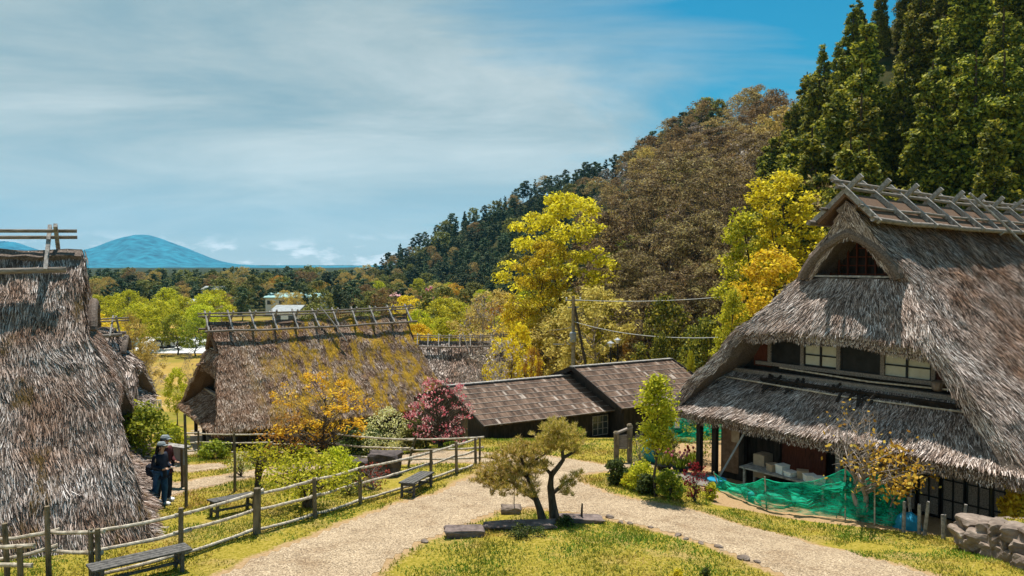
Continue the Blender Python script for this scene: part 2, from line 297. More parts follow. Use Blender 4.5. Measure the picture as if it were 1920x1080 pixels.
def groundmat():
    m, t, b, o = newmat('grass_ground')
    tc = nn(t, 'ShaderNodeTexCoord')
    def N(s, d=6, ro=0.6):
        n = nn(t, 'ShaderNodeTexNoise', ins={'Scale': s, 'Detail': d, 'Roughness': ro}); t.links.new(tc.outputs['Object'], n.inputs[0]); return n.outputs[0]
    fine = N(14, 8, 0.75); mid = N(0.9, 5); big = N(0.05, 4)
    g1 = ramp(t, [(0.32, (0.10, 0.095, 0.012)), (0.5, (0.26, 0.21, 0.03)), (0.66, (0.42, 0.31, 0.09))]); t.links.new(fine, g1.inputs[0])
    dr = ramp(t, [(0.3, (0.24, 0.15, 0.07)), (0.7, (0.45, 0.31, 0.18))]); t.links.new(fine, dr.inputs[0])
    f1 = ramp(t, [(0.5, 0.0), (0.75, 0.6)]); t.links.new(mid, f1.inputs[0])
    c = mix(t, g1.outputs[0], dr.outputs[0], f1.outputs[0])
    at1 = nn(t, 'ShaderNodeAttribute', attribute_name='dirt'); at2 = nn(t, 'ShaderNodeAttribute', attribute_name='zone'); at3 = nn(t, 'ShaderNodeAttribute', attribute_name='meadow')
    f2 = math_(t, 'ADD', at1.outputs['Fac'], math_(t, 'MULTIPLY', math_(t, 'SUBTRACT', fine, 0.5), 1.2))
    r2 = ramp(t, [(0.35, 0.0), (0.65, 1.0)]); t.links.new(f2, r2.inputs[0]); c = mix(t, c, dr.outputs[0], r2.outputs[0])
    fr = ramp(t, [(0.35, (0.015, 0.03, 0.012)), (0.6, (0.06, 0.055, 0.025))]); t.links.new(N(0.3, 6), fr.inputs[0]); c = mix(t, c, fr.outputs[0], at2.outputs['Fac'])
    md = ramp(t, [(0.35, (0.17, 0.16, 0.03)), (0.55, (0.33, 0.22, 0.06)), (0.7, (0.42, 0.31, 0.15))]); t.links.new(N(0.12, 6), md.inputs[0]); c = mix(t, c, md.outputs[0], at3.outputs['Fac'])
    t.links.new(c, b.inputs['Base Color'])
    b.inputs['Specular IOR Level'].default_value = 0.0; b.inputs['Roughness'].default_value = 1.0
    bp = nn(t, 'ShaderNodeBump', ins={'Strength': 0.8, 'Distance': 0.04}); t.links.new(fine, bp.inputs['Height']); t.links.new(bp.outputs[0], b.inputs['Normal'])
    return m
M['ground'] = groundmat()
def gravelmat():
    m, t, b, o = newmat('gravel')
    tc = nn(t, 'ShaderNodeTexCoord')
    v = nn(t, 'ShaderNodeTexVoronoi', ins={'Scale': 44}); t.links.new(tc.outputs['Object'], v.inputs[0])
    n = nn(t, 'ShaderNodeTexNoise', ins={'Scale': 1.1, 'Detail': 8, 'Roughness': 0.7}); t.links.new(tc.outputs['Object'], n.inputs[0])
    sp = nn(t, 'ShaderNodeSeparateColor'); t.links.new(v.outputs['Color'], sp.inputs[0])
    r = ramp(t, [(0.0, (0.13, 0.095, 0.065)), (0.3, (0.28, 0.21, 0.135)), (0.7, (0.40, 0.305, 0.20)), (1, (0.58, 0.465, 0.33))]); t.links.new(sp.outputs[0], r.inputs[0])
    r2 = ramp(t, [(0.3, (0.55, 0.45, 0.36)), (0.5, (0.88, 0.85, 0.82)), (0.7, (1.12, 1.1, 1.08))]); t.links.new(n.outputs[0], r2.inputs[0])
    t.links.new(mix(t, r.outputs[0], r2.outputs[0], 0.8, 'MULTIPLY'), b.inputs['Base Color'])
    bp = nn(t, 'ShaderNodeBump', ins={'Strength': 0.5, 'Distance': 0.02}); t.links.new(v.outputs['Distance'], bp.inputs['Height']); t.links.new(bp.outputs[0], b.inputs['Normal'])
    return m
M['gravel'] = gravelmat()

# ------------------------------------------------------------------ mesh helpers
def tag(o, label=None, cat=None, group=None, kind=None):
    if label: o['label'] = label
    if cat: o['category'] = cat
    if group: o['group'] = group
    if kind: o['kind'] = kind
    return o
def link(o, parent=None):
    COL.objects.link(o)
    if parent: o.parent = parent
    return o
def empty(name, loc, rz=0, label=None, cat=None, group=None):
    o = bpy.data.objects.new(name, None); link(o); o.location = loc; o.rotation_euler = (0, 0, rz)
    o.empty_display_size = 0.2
    return tag(o, label, cat, group)
def npmesh(name, V, F, mats, midx=None, smooth=False):
    """V (n,3); F list of arrays (k,m) with the same m inside each"""
    me = bpy.data.meshes.new(name)
    V = np.asarray(V, np.float32); Fs = [np.asarray(f, np.int32) for f in F if len(f)]
    me.vertices.add(len(V)); me.vertices.foreach_set('co', V.ravel())
    tot = sum(f.size for f in Fs); nf = sum(len(f) for f in Fs)
    me.loops.add(tot); me.loops.foreach_set('vertex_index', np.concatenate([f.ravel() for f in Fs]))
    me.polygons.add(nf)
    cnt = np.concatenate([np.full(len(f), f.shape[1], np.int32) for f in Fs])
    me.polygons.foreach_set('loop_start', np.concatenate([[0], np.cumsum(cnt)[:-1]]).astype(np.int32))
    try: me.polygons.foreach_set('loop_total', cnt)
    except Exception: pass
    for m in (mats if isinstance(mats, (list, tuple)) else [mats]): me.materials.append(m)
    if midx is not None: me.polygons.foreach_set('material_index', np.asarray(midx, np.int32))
    me.polygons.foreach_set('use_smooth', np.full(nf, bool(smooth)))
    me.update(calc_edges=True); me.validate()
    return me
class MB:
    def __init__(s): s.v = []; s.q = []; s.t = []; s.p = []
    def add(s, vs, fs):
        b = len(s.v); s.v += [tuple(x) for x in vs]
        for f in fs:
            f = tuple(i + b for i in f)
            (s.q if len(f) == 4 else s.t if len(f) == 3 else s.p).append(f)
    def box(s, c, size, rot=None, taper=1.0):
        hx, hy, hz = size[0] / 2, size[1] / 2, size[2] / 2; c = Vector(c); vs = []
        for z in (-1, 1):
            k = taper if z > 0 else 1
            for x, y in ((-1, -1), (1, -1), (1, 1), (-1, 1)):
                p = Vector((x * hx * k, y * hy * k, z * hz))
                if rot is not None: p = rot @ p
                vs.append(c + p)
        s.add(vs, [(3, 2, 1, 0), (4, 5, 6, 7), (0, 1, 5, 4), (1, 2, 6, 5), (2, 3, 7, 6), (3, 0, 4, 7)]); return s
    def beam(s, a, b, w, h, up=(0, 0, 1)):
        a, b = Vector(a), Vector(b); d = (b - a).normalized(); u = Vector(up); sx = d.cross(u)
        if sx.length < 1e-3: sx = d.cross(Vector((1, 0, 0)))
        sx.normalize(); u = sx.cross(d); vs = []
        for p in (a, b):
            for i, j in ((-1, -1), (1, -1), (1, 1), (-1, 1)): vs.append(p + sx * i * w / 2 + u * j * h / 2)
        s.add(vs, [(3, 2, 1, 0), (4, 5, 6, 7), (0, 1, 5, 4), (1, 2, 6, 5), (2, 3, 7, 6), (3, 0, 4, 7)]); return s
    def tube(s, pts, rad, n=6, cap=True):
        pts = [Vector(p) for p in pts]
        if isinstance(rad, (int, float)): rad = [rad] * len(pts)
        ref = Vector((0.13, 0.31, 0.94)); vs = []; fs = []
        for i, p in enumerate(pts):
            d = (pts[min(i + 1, len(pts) - 1)] - pts[max(i - 1, 0)])
            d = d.normalized() if d.length > 1e-9 else Vector((0, 0, 1))
            r_ = ref if abs(d.dot(ref)) < 0.95 else Vector((1, 0, 0))
            a = d.cross(r_).normalized(); b = d.cross(a)
            for k in range(n):
                t = 2 * math.pi * k / n; vs.append(p + (a * math.cos(t) + b * math.sin(t)) * rad[i])
        for i in range(len(pts) - 1):
            for k in range(n): fs.append((i * n + k, i * n + (k + 1) % n, (i + 1) * n + (k + 1) % n, (i + 1) * n + k))
        if cap: fs.append(tuple(range(n))); fs.append(tuple((len(pts) - 1) * n + k for k in range(n - 1, -1, -1)))
        s.add(vs, fs); return s
    def lathe(s, c, prof, n=12):
        c = Vector(c); vs = []; fs = []
        for r_, z in prof:
            for k in range(n):
                t = 2 * math.pi * k / n; vs.append(c + Vector((r_ * math.cos(t), r_ * math.sin(t), z)))
        for i in range(len(prof) - 1):
            for k in range(n): fs.append((i * n + k, i * n + (k + 1) % n, (i + 1) * n + (k + 1) % n, (i + 1) * n + k))
        fs.append(tuple(range(n - 1, -1, -1))); fs.append(tuple((len(prof) - 1) * n + k for k in range(n)))
        s.add(vs, fs); return s
    def rock(s, c, size, seed=0, n=3, rot=0, boxy=0.0):
        me = bpy.data.meshes.new('t'); import bmesh
        bm = bmesh.new(); bmesh.ops.create_icosphere(bm, subdivisions=n, radius=1)
        vs = []; off = Vector((seed * 3.7, seed * 1.3, seed * 2.1)); cr, sr = math.cos(rot), math.sin(rot)
        for v in bm.verts:
            p = v.co.copy()
            if boxy:
                q = Vector([math.copysign(abs(x) ** (1 - boxy), x) for x in p]); p = q / max(1e-6, max(abs(x) for x in q)) * (0.55 + 0.45 * p.length) * 0.85
            k = 1 + 0.28 * mnoise.noise(p * 1.1 + off) + 0.12 * mnoise.noise(p * 2.7 + off)
            p = Vector((p.x * size[0] * k, p.y * size[1] * k, p.z * size[2] * k))
            vs.append(Vector((p.x * cr - p.y * sr, p.x * sr + p.y * cr, p.z)) + Vector(c))
        fs = [tuple(v.index for v in f.verts) for f in bm.faces]; bm.free(); bpy.data.meshes.remove(me)
        s.add(vs, fs); return s
    def mesh(s, name, mat, org=(0, 0, 0), smooth=False):
        v = np.array(s.v, float).reshape(-1, 3) - np.array(org); faces = [f for f in (s.q, s.t) if f]
        if s.p:
            by = {}
            for f in s.p: by.setdefault(len(f), []).append(f)
            faces += list(by.values())
        return npmesh(name, v, faces, mat, None, smooth)
    def build(s, name, mat, parent=None, org=None, smooth=False):
        """vertices in world space when org is None and the parent is unrotated"""
        if org is None: org = parent_world(parent)
        o = bpy.data.objects.new(name, s.mesh(name, mat, org, smooth)); return link(o, parent)
def parent_world(p):
    v = Vector((0, 0, 0))
    while p is not None: v = v + p.location; p = p.parent
    return v
def single(name, mb, mat, loc, label, cat, group=None, smooth=False):
    o = bpy.data.objects.new(name, mb.mesh(name, mat, loc, smooth)); o.location = loc; link(o); return tag(o, label, cat, group)
def unit(a): return a / np.maximum(np.linalg.norm(a, axis=1, keepdims=True), 1e-9)
def leaves(rng, C, rad, per, size, aspect=1.6, up=0.4, flat=0.7, hang=0.0, needle=False):
    C = np.asarray(C, float); n = len(C); rad = np.broadcast_to(np.asarray(rad, float), (n,))
    c = np.repeat(C, per, 0); r = np.repeat(rad, per)
    d = unit(rng.normal(size=(n * per, 3))); k = rng.random(n * per) ** 0.45
    off = d * (r * k)[:, None]; off[:, 2] *= flat
    p = c + off
    if needle:
        dirn = unit(d * 0.9 + np.array([0, 0, up]) + rng.normal(size=d.shape) * 0.25)
        tt = dirn; nrm = unit(np.cross(tt, rng.normal(size=d.shape)))
    else:
        nrm = unit(d * 0.55 + np.array([0, 0, up]) + rng.normal(size=d.shape) * 0.7)
        tt = unit(np.cross(nrm, rng.normal(size=d.shape)) + np.array([0, 0, -hang]))
    bb = np.cross(nrm, tt); s = (size * (0.55 + 0.9 * rng.random(n * per)))[:, None]
    V = np.stack([p - tt * s * aspect * 0.5, p + bb * s * 0.5, p + tt * s * aspect * 0.5, p - bb * s * 0.5], 1).reshape(-1, 3)
    return V, np.arange(n * per * 4).reshape(-1, 4)

# ------------------------------------------------------------------ trees
def tree_mesh(seed, h, w, trunk_r=0.15, base=0.25, clumps=60, clump_r=0.8, per=60, size=0.22, shape='round', aspect=1.6, up=0.4, flat=0.7, lean=(0, 0), limbs=7, twig=0, hang=0.0, multi=1, gap=0.0):
    """local meshes (trunk MB, leaf V,F) of a tree standing on the origin"""
    rng = np.random.default_rng(seed); rr = random.Random(seed); mb = MB()
    tips = []; cz0 = h * base; H = h - cz0
    def env(t):   # crown half width at relative height t
        if shape == 'cone': return w * 0.5 * (1 - t) ** 0.8 * (0.35 + 0.65 * min(1, t * 7 + 0.3)) + 0.1
        if shape == 'column': return w * 0.5 * math.sin(math.pi * min(1, 0.12 + t * 0.86)) ** 0.55
        if shape == 'umbrella': return w * 0.5 * math.sqrt(max(0, 1 - (1 - t * 1.0) ** 2)) * (1.0 if t < 0.75 else max(0.25, 1 - (t - 0.75) * 2.6))
        return w * 0.5 * math.sqrt(max(0.02, 1 - (2 * t - 0.85) ** 2 / 1.36))
    C = []; Rr = []
    lobes = [(rr.uniform(0, 6.28), rr.uniform(0.15, 0.85), rr.uniform(0.75, 1.15)) for _ in range(6)]
    for i in range(clumps):
        t = (i + rr.random()) / clumps
        if shape == 'cone': t = 1 - math.sqrt(1 - t * 0.995)
        a = rr.uniform(0, 6.283); e = env(t)
        k = 1.0
        for la, lt, lk in lobes: k += 0.22 * (lk - 0.95) * 4 * max(0, math.cos(a - la)) * math.exp(-((t - lt) / 0.22) ** 2)
        rad = e * k * (rr.random() ** 0.42)
        if rr.random() < gap: continue
        c = Vector((math.cos(a) * rad + lean[0] * (cz0 + t * H) / h, math.sin(a) * rad + lean[1] * (cz0 + t * H) / h, cz0 + t * H))
        C.append(c); Rr.append(clump_r * rr.uniform(0.65, 1.25) * (0.55 + 0.45 * (1 - t) if shape == 'cone' else 1))
    for m_ in range(multi):
        a0 = rr.uniform(0, 6.28); sp = 0 if multi == 1 else 0.1 * w
        top = h * (0.96 if shape in ('cone', 'column') else 0.72)
        pts = []; rads = []; x = y = 0.0
        for i in range(7):
            t = i / 6; x = math.cos(a0) * sp * t * 1.6 + lean[0] * t * top / h + (rr.uniform(-1, 1) * 0.035 * h if 0 < i and shape != 'cone' else 0)
            y = math.sin(a0) * sp * t * 1.6 + lean[1] * t * top / h + (rr.uniform(-1, 1) * 0.035 * h if 0 < i and shape != 'cone' else 0)
            pts.append(Vector((x, y, t * top - (0.25 if i == 0 else 0)))); rads.append(trunk_r * (1.25 if i == 0 else 1 - 0.82 * t))
        mb.tube(pts, rads, 7)
        idx = sorted(range(len(C)), key=lambda i: rr.random())[:limbs]
        for i in idx:
            c = C[i]; t0 = max(0.12, min(0.9, (c.z - 0.3 * math.hypot(c.x, c.y) - 0.1 * h) / top)); k = t0 * 6; j = min(5, int(k)); p0 = pts[j].lerp(pts[j + 1], k - j)
            r0 = trunk_r * (1 - 0.8 * t0) * 0.5; mid = p0.lerp(c, 0.5) + Vector((0, 0, 0.06 * h * rr.uniform(-0.3, 0.8)))
            mb.tube([p0, mid, c], [r0, r0 * 0.6, r0 * 0.22], 4, cap=False)
            for _ in range(twig):
                q = mid.lerp(c, rr.random()); e = q + Vector((rr.uniform(-1, 1), rr.uniform(-1, 1), rr.uniform(0.1, 1.1))) * 0.13 * w
                mb.tube([q, q.lerp(e, 0.5) + Vector((0, 0, 0.02 * h)), e], [r0 * 0.35, r0 * 0.22, r0 * 0.08], 3, cap=False)
    V, F = leaves(rng, [tuple(c) for c in C], Rr, per, size, aspect, up, flat, hang)
    return mb, V, F
class TreeKind:
    def __init__(s, name, leaf, bark, **kw):
        mb, V, F = tree_mesh(**kw)
        s.name = name; s.h = kw['h']; s.w = kw['w']
        s.crown = npmesh(name + '_crown', V, [F], M[leaf]); s.trunk = mb.mesh(name + '_trunk', M[bark], smooth=True)
    def place(s, loc, scale=1.0, rz=0.0, label='', cat='tree', group=None, wscale=None):
        r = empty(s.name, loc, rz, label, cat, group); ws = wscale if wscale else scale
        r.scale = (ws, ws, scale)
        for n, me in (('trunk', s.trunk), ('crown', s.crown)):
            link(bpy.data.objects.new(n, me), r)
        return r
def tree_at(kind, px, pyb, pyt, d=None, wpx=None, label='', cat='tree', group=None, rz=0.0, foot=None):
    """a tree whose base is at pixel (px, pyb) on the ground (or at depth d) and whose top reaches pyt"""
    if d is None: p = gnd(px, pyb)
    else:
        a, b = ray(px, pyb or 600); p = Vector((a * d, d, g(a * d, d)))
    top = ray(px, pyt)[1] * p.y
    h = top - p.z; sc = h / kind.h; ws = None
    if wpx: ws = wpx / FPX * p.y / kind.w
    return kind.place(p, sc, rz, label, cat, group, ws)

# ------------------------------------------------------------------ ground
def axis(lo, hi, step, far_lo, far_hi, ratio=1.045):
    a = list(np.arange(lo, hi + 1e-6, step)); s = step; x = hi
    while x < far_hi: s *= ratio; x += s; a.append(x)
    s = step; x = lo; pre = []
    while x > far_lo: s *= ratio; x -= s; pre.append(x)
    return np.array(pre[::-1] + a)
gx = axis(-16, 16, 0.14, -7600, 7600); gy = axis(9, 34, 0.14, -60, 7600)
GXX, GYY = np.meshgrid(gx, gy); ZZ = G(GXX, GYY)
far = np.hypot(GXX, GYY)
rngG = np.random.default_rng(3)
ZZ = ZZ + np.where(far < 45, rngG.normal(size=ZZ.shape) * 0.006, 0) * (far > 0)

def poly_world(px): return np.array([tuple(gnd(x, y))[:2] for x, y in px])
def sdf(P, X, Y):
    """signed distance to a closed polygon, negative inside"""
    d = np.full(X.shape, 1e9); ins = np.zeros(X.shape, bool); n = len(P)
    for i in range(n):
        ax, ay = P[i]; bx, by = P[(i + 1) % n]; ex, ey = bx - ax, by - ay
        t = np.clip(((X - ax) * ex + (Y - ay) * ey) / (ex * ex + ey * ey + 1e-9), 0, 1)
        d = np.minimum(d, np.hypot(X - ax - t * ex, Y - ay - t * ey))
        c = ((ay > Y) != (by > Y)) & (X < (bx - ax) * (Y - ay) / (by - ay + 1e-12) + ax); ins ^= c
    return np.where(ins, -d, d)
# the outline of the trodden gravel, read off the photograph and laid on the ground
PATH1 = poly_world([(380, 1090), (520, 1030), (640, 985), (740, 945), (820, 925), (885, 893), (905, 876), (880, 868), (800, 868), (700, 873), (600, 880), (480, 895), (380, 915), (300, 935), (240, 948),
                    (236, 930), (330, 905), (430, 888), (540, 872), (640, 864), (760, 852), (900, 849), (1010, 852), (1075, 862), (1140, 872), (1245, 868), (1245, 876), (1140, 884), (1085, 890), (1090, 905),
                    (1180, 935), (1330, 966), (1500, 1012), (1640, 1048), (1790, 1092), (1500, 1092), (1430, 1062), (1330, 1022), (1230, 995), (1140, 972), (1060, 960), (1000, 952), (930, 958), (870, 985), (790, 1018), (680, 1092)])
PATH2 = poly_world([(230, 872), (300, 868), (360, 872), (420, 868), (430, 876), (360, 886), (290, 884), (235, 890)])
PATH3 = np.array([(-16.5, 27.5), (-13.5, 28.5), (-14.0, 34), (-17.5, 42), (-21, 60), (-24, 66), (-27, 66), (-22, 48), (-19, 36)])
near = (GXX > -40) & (GXX < 20) & (GYY > 8) & (GYY < 70)
S = np.full(GXX.shape, 50.0)
S[near] = np.minimum(np.minimum(sdf(PATH1, GXX[near], GYY[near]), sdf(PATH2, GXX[near], GYY[near])), sdf(PATH3, GXX[near], GYY[near]))
wob = np.array([mnoise.noise(Vector((x * 1.3, y * 1.3, 0))) for x, y in zip(GXX[near], GYY[near])]); S[near] += wob * 0.16
ny, nx = GXX.shape
idx = np.arange(ny * nx).reshape(ny, nx)
FQ = np.stack([idx[:-1, :-1], idx[:-1, 1:], idx[1:, 1:], idx[1:, :-1]], -1).reshape(-1, 4)
gme = npmesh('ground', np.stack([GXX, GYY, ZZ], -1).reshape(-1, 3), [FQ], M['ground'], smooth=True)
def attr(me, name, vals):
    a = me.attributes.new(name, 'FLOAT', 'POINT'); a.data.foreach_set('value', np.asarray(vals, np.float32).ravel())
YARD = poly_world([(1240, 880), (1300, 905), (1330, 945), (1420, 962), (1560, 985), (1700, 1000), (1800, 1010)]); YARD = np.vstack([YARD, [(16, 20), (12, 34), (5, 29)]])
BED = poly_world([(880, 1080), (960, 1000), (1100, 975), (1200, 1000), (1420, 1092), (1250, 1092), (1050, 1020), (980, 1040)])
dirt = np.clip(1.0 - S / 0.45, 0, 1) * 0.75
dirt = np.maximum(dirt, 0.9 * sm(-sdf(YARD, GXX, GYY), -0.1, 0.3))
dirt = np.maximum(dirt, 0.3 * sm(-sdf(BED, GXX, GYY), -0.1, 0.4))
attr(gme, 'dirt', dirt)
PP = GXX / np.maximum(GYY, 5) * FPX + 960
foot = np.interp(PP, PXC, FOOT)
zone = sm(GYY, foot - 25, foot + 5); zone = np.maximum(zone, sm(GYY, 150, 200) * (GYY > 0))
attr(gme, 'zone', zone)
attr(gme, 'meadow', sm(GYY, 42, 52) * (1 - zone))
tag(link(bpy.data.objects.new('ground', gme)), kind='structure')
sel = (S.reshape(-1)[FQ] < 0.02).all(1) & (np.hypot(GXX, GYY).reshape(-1)[FQ].max(1) < 75)
pf = FQ[sel]; used, inv = np.unique(pf, return_inverse=True)
pv = np.stack([GXX, GYY, ZZ + 0.006], -1).reshape(-1, 3)[used]
tag(link(bpy.data.objects.new('path', npmesh('path', pv, [inv.reshape(-1, 4)], M['gravel'], smooth=True))), kind='structure')

# loose gravel stones and short grass, nobody could count either
def onpath(x, y):   # nearest grid value of the path distance
    i = np.clip(np.searchsorted(gx, x), 0, nx - 1); j = np.clip(np.searchsorted(gy, y), 0, ny - 1); return S[j, i], dirt[j, i]
rng = np.random.default_rng(11)
n = 420000
dd = 9 + 24 * rng.random(n) ** 1.25; ww = dd * 0.76
xx = (rng.random(n) * 2 - 1) * ww
s_, d_ = onpath(xx, dd)
clump = np.array([mnoise.noise(Vector((x * 0.9, y * 0.9, 5))) for x, y in zip(xx, dd)])
bare = np.array([mnoise.noise(Vector((x * 0.45, y * 0.45, 9))) + 0.5 * mnoise.noise(Vector((x * 1.6, y * 1.6, 2))) for x, y in zip(xx, dd)])
vis = (dd > 12.2) & (bare < 0.30 + 0.22 * rng.random(n)) & (d_ < 0.55 + 0.3 * clump) & (s_ > 0.03 + 0.12 * rng.random(n)) & (rng.random(n) < 0.62 + 0.6 * clump)
dx, dy = xx - PIT_O.x, dd - PIT_O.y
vis &= ~((dx * PIT_V.x + dy * PIT_V.y > 0) & (dx * PIT_E.x + dy * PIT_E.y > 0))
xx, dd, clump = xx[vis], dd[vis], clump[vis]; n = len(xx)
zg = G(xx, dd); a = rng.random(n) * 6.283; hh = 0.75 * (0.03 + 0.045 * rng.random(n)) * (1 + 0.5 * clump) * (0.7 + 0.03 * dd); wd = 0.006 + 0.0006 * dd
lean = rng.normal(size=(n, 2)) * 0.035
b0 = np.stack([xx - np.cos(a) * wd, dd - np.sin(a) * wd, zg - 0.01], 1); b1 = np.stack([xx + np.cos(a) * wd, dd + np.sin(a) * wd, zg - 0.01], 1)
tp = np.stack([xx + lean[:, 0], dd + lean[:, 1], zg + hh], 1)
gv = np.stack([b0, b1, tp], 1).reshape(-1, 3)
tag(link(bpy.data.objects.new('grass', npmesh('grass', gv, [np.arange(n * 3).reshape(-1, 3)], M['blade']))), 'short yellow green grass over the banks beside the gravel path', 'grass', kind='stuff')

# ------------------------------------------------------------------ thatched houses
def nz(p, s, k=0.0): return mnoise.noise(Vector((p[0] * s + k, p[1] * s, p[2] * s)))
def shell(mb, P, th, down=None):
    """closed slab from an outer grid P[i][j]; th = thickness along the inward normal"""
    n, m = len(P), len(P[0]); P = [[Vector(p) for p in row] for row in P]; Q = []
    cen = sum((p for row in P for p in row), Vector()) / (n * m)
    for i in range(n):
        row = []
        for j in range(m):
            du = P[min(i + 1, n - 1)][j] - P[max(i - 1, 0)][j]; dv = P[i][min(j + 1, m - 1)] - P[i][max(j - 1, 0)]
            nr = du.cross(dv)
            nr = nr.normalized() if nr.length > 1e-6 else Vector((0, 0, 1))
            if nr.z < 0: nr = -nr
            row.append(P[i][j] - nr * th)
        Q.append(row)
    vs = [p for r_ in P for p in r_] + [p for r_ in Q for p in r_]; o = n * m; fs = []
    for i in range(n - 1):
        for j in range(m - 1):
            a = i * m + j; fs.append((a, a + 1, a + m + 1, a + m)); fs.append((o + a + m, o + a + m + 1, o + a + 1, o + a))
    for i in range(n - 1):
        for j in (0, m - 1): a = i * m + j; fs.append((a, a + m, o + a + m, o + a))
    for j in range(m - 1):
        for i in (0, n - 1): a = i * m + j; fs.append((a, a + 1, o + a + 1, o + a))
    mb.add(vs, fs)
def straw_on(rng, P, count, L, wd, jit=0.20, lift=0.05, skip=None, outx=0):
    """thin straw ends lying down the slope of grid P[i][j] (i runs up the slope)"""
    A = np.array([[tuple(p) for p in row] for row in P]); n, m = A.shape[:2]
    c00, c10, c01, c11 = A[:-1, :-1], A[1:, :-1], A[:-1, 1:], A[1:, 1:]
    ar = np.linalg.norm(np.cross(c10 - c00, c01 - c00), axis=-1).ravel() + 1e-9
    k = rng.choice(len(ar), size=count, p=ar / ar.sum()); i, j = k // (m - 1), k % (m - 1)
    u = rng.random((count, 1)); v = rng.random((count, 1))
    p = c00[i, j] * (1 - u) * (1 - v) + c10[i, j] * u * (1 - v) + c01[i, j] * (1 - u) * v + c11[i, j] * u * v
    down = unit(c00[i, j] - c10[i, j] + c01[i, j] - c11[i, j]); side = unit(c01[i, j] - c00[i, j])
    nr = unit(np.cross(side, down)); nr = np.where(nr[:, 2:3] < 0, -nr, nr)
    if outx: nr = np.where((nr[:, 0:1] * outx) < 0, -nr, nr)
    if skip is not None:
        ok = ~skip(p); p, down, side, nr = p[ok], down[ok], side[ok], nr[ok]
    c = len(p)
    # tufts share a direction: low frequency jitter plus a little of their own
    ph = np.array([mnoise.noise(Vector((q[0] * 1.7, q[1] * 1.7, q[2] * 1.7))) for q in p])[:, None]
    dr = unit(down + side * (ph * jit * 1.6 + rng.normal(size=(c, 1)) * jit * 0.7) + nr * (lift + 0.09 * np.abs(rng.normal(size=(c, 1)))))
    ln = L * (0.5 + rng.random((c, 1))); w = wd * (0.5 + rng.random((c, 1)))
    sd = unit(np.cross(dr, nr) + nr * rng.normal(size=(c, 1)) * 0.5)
    a = p - nr * 0.004; b = a + dr * ln
    V = np.stack([a - sd * w, a + sd * w, b + sd * w * 0.4, b - sd * w * 0.4], 1).reshape(-1, 3)
    return V, np.arange(c * 4).reshape(-1, 4)
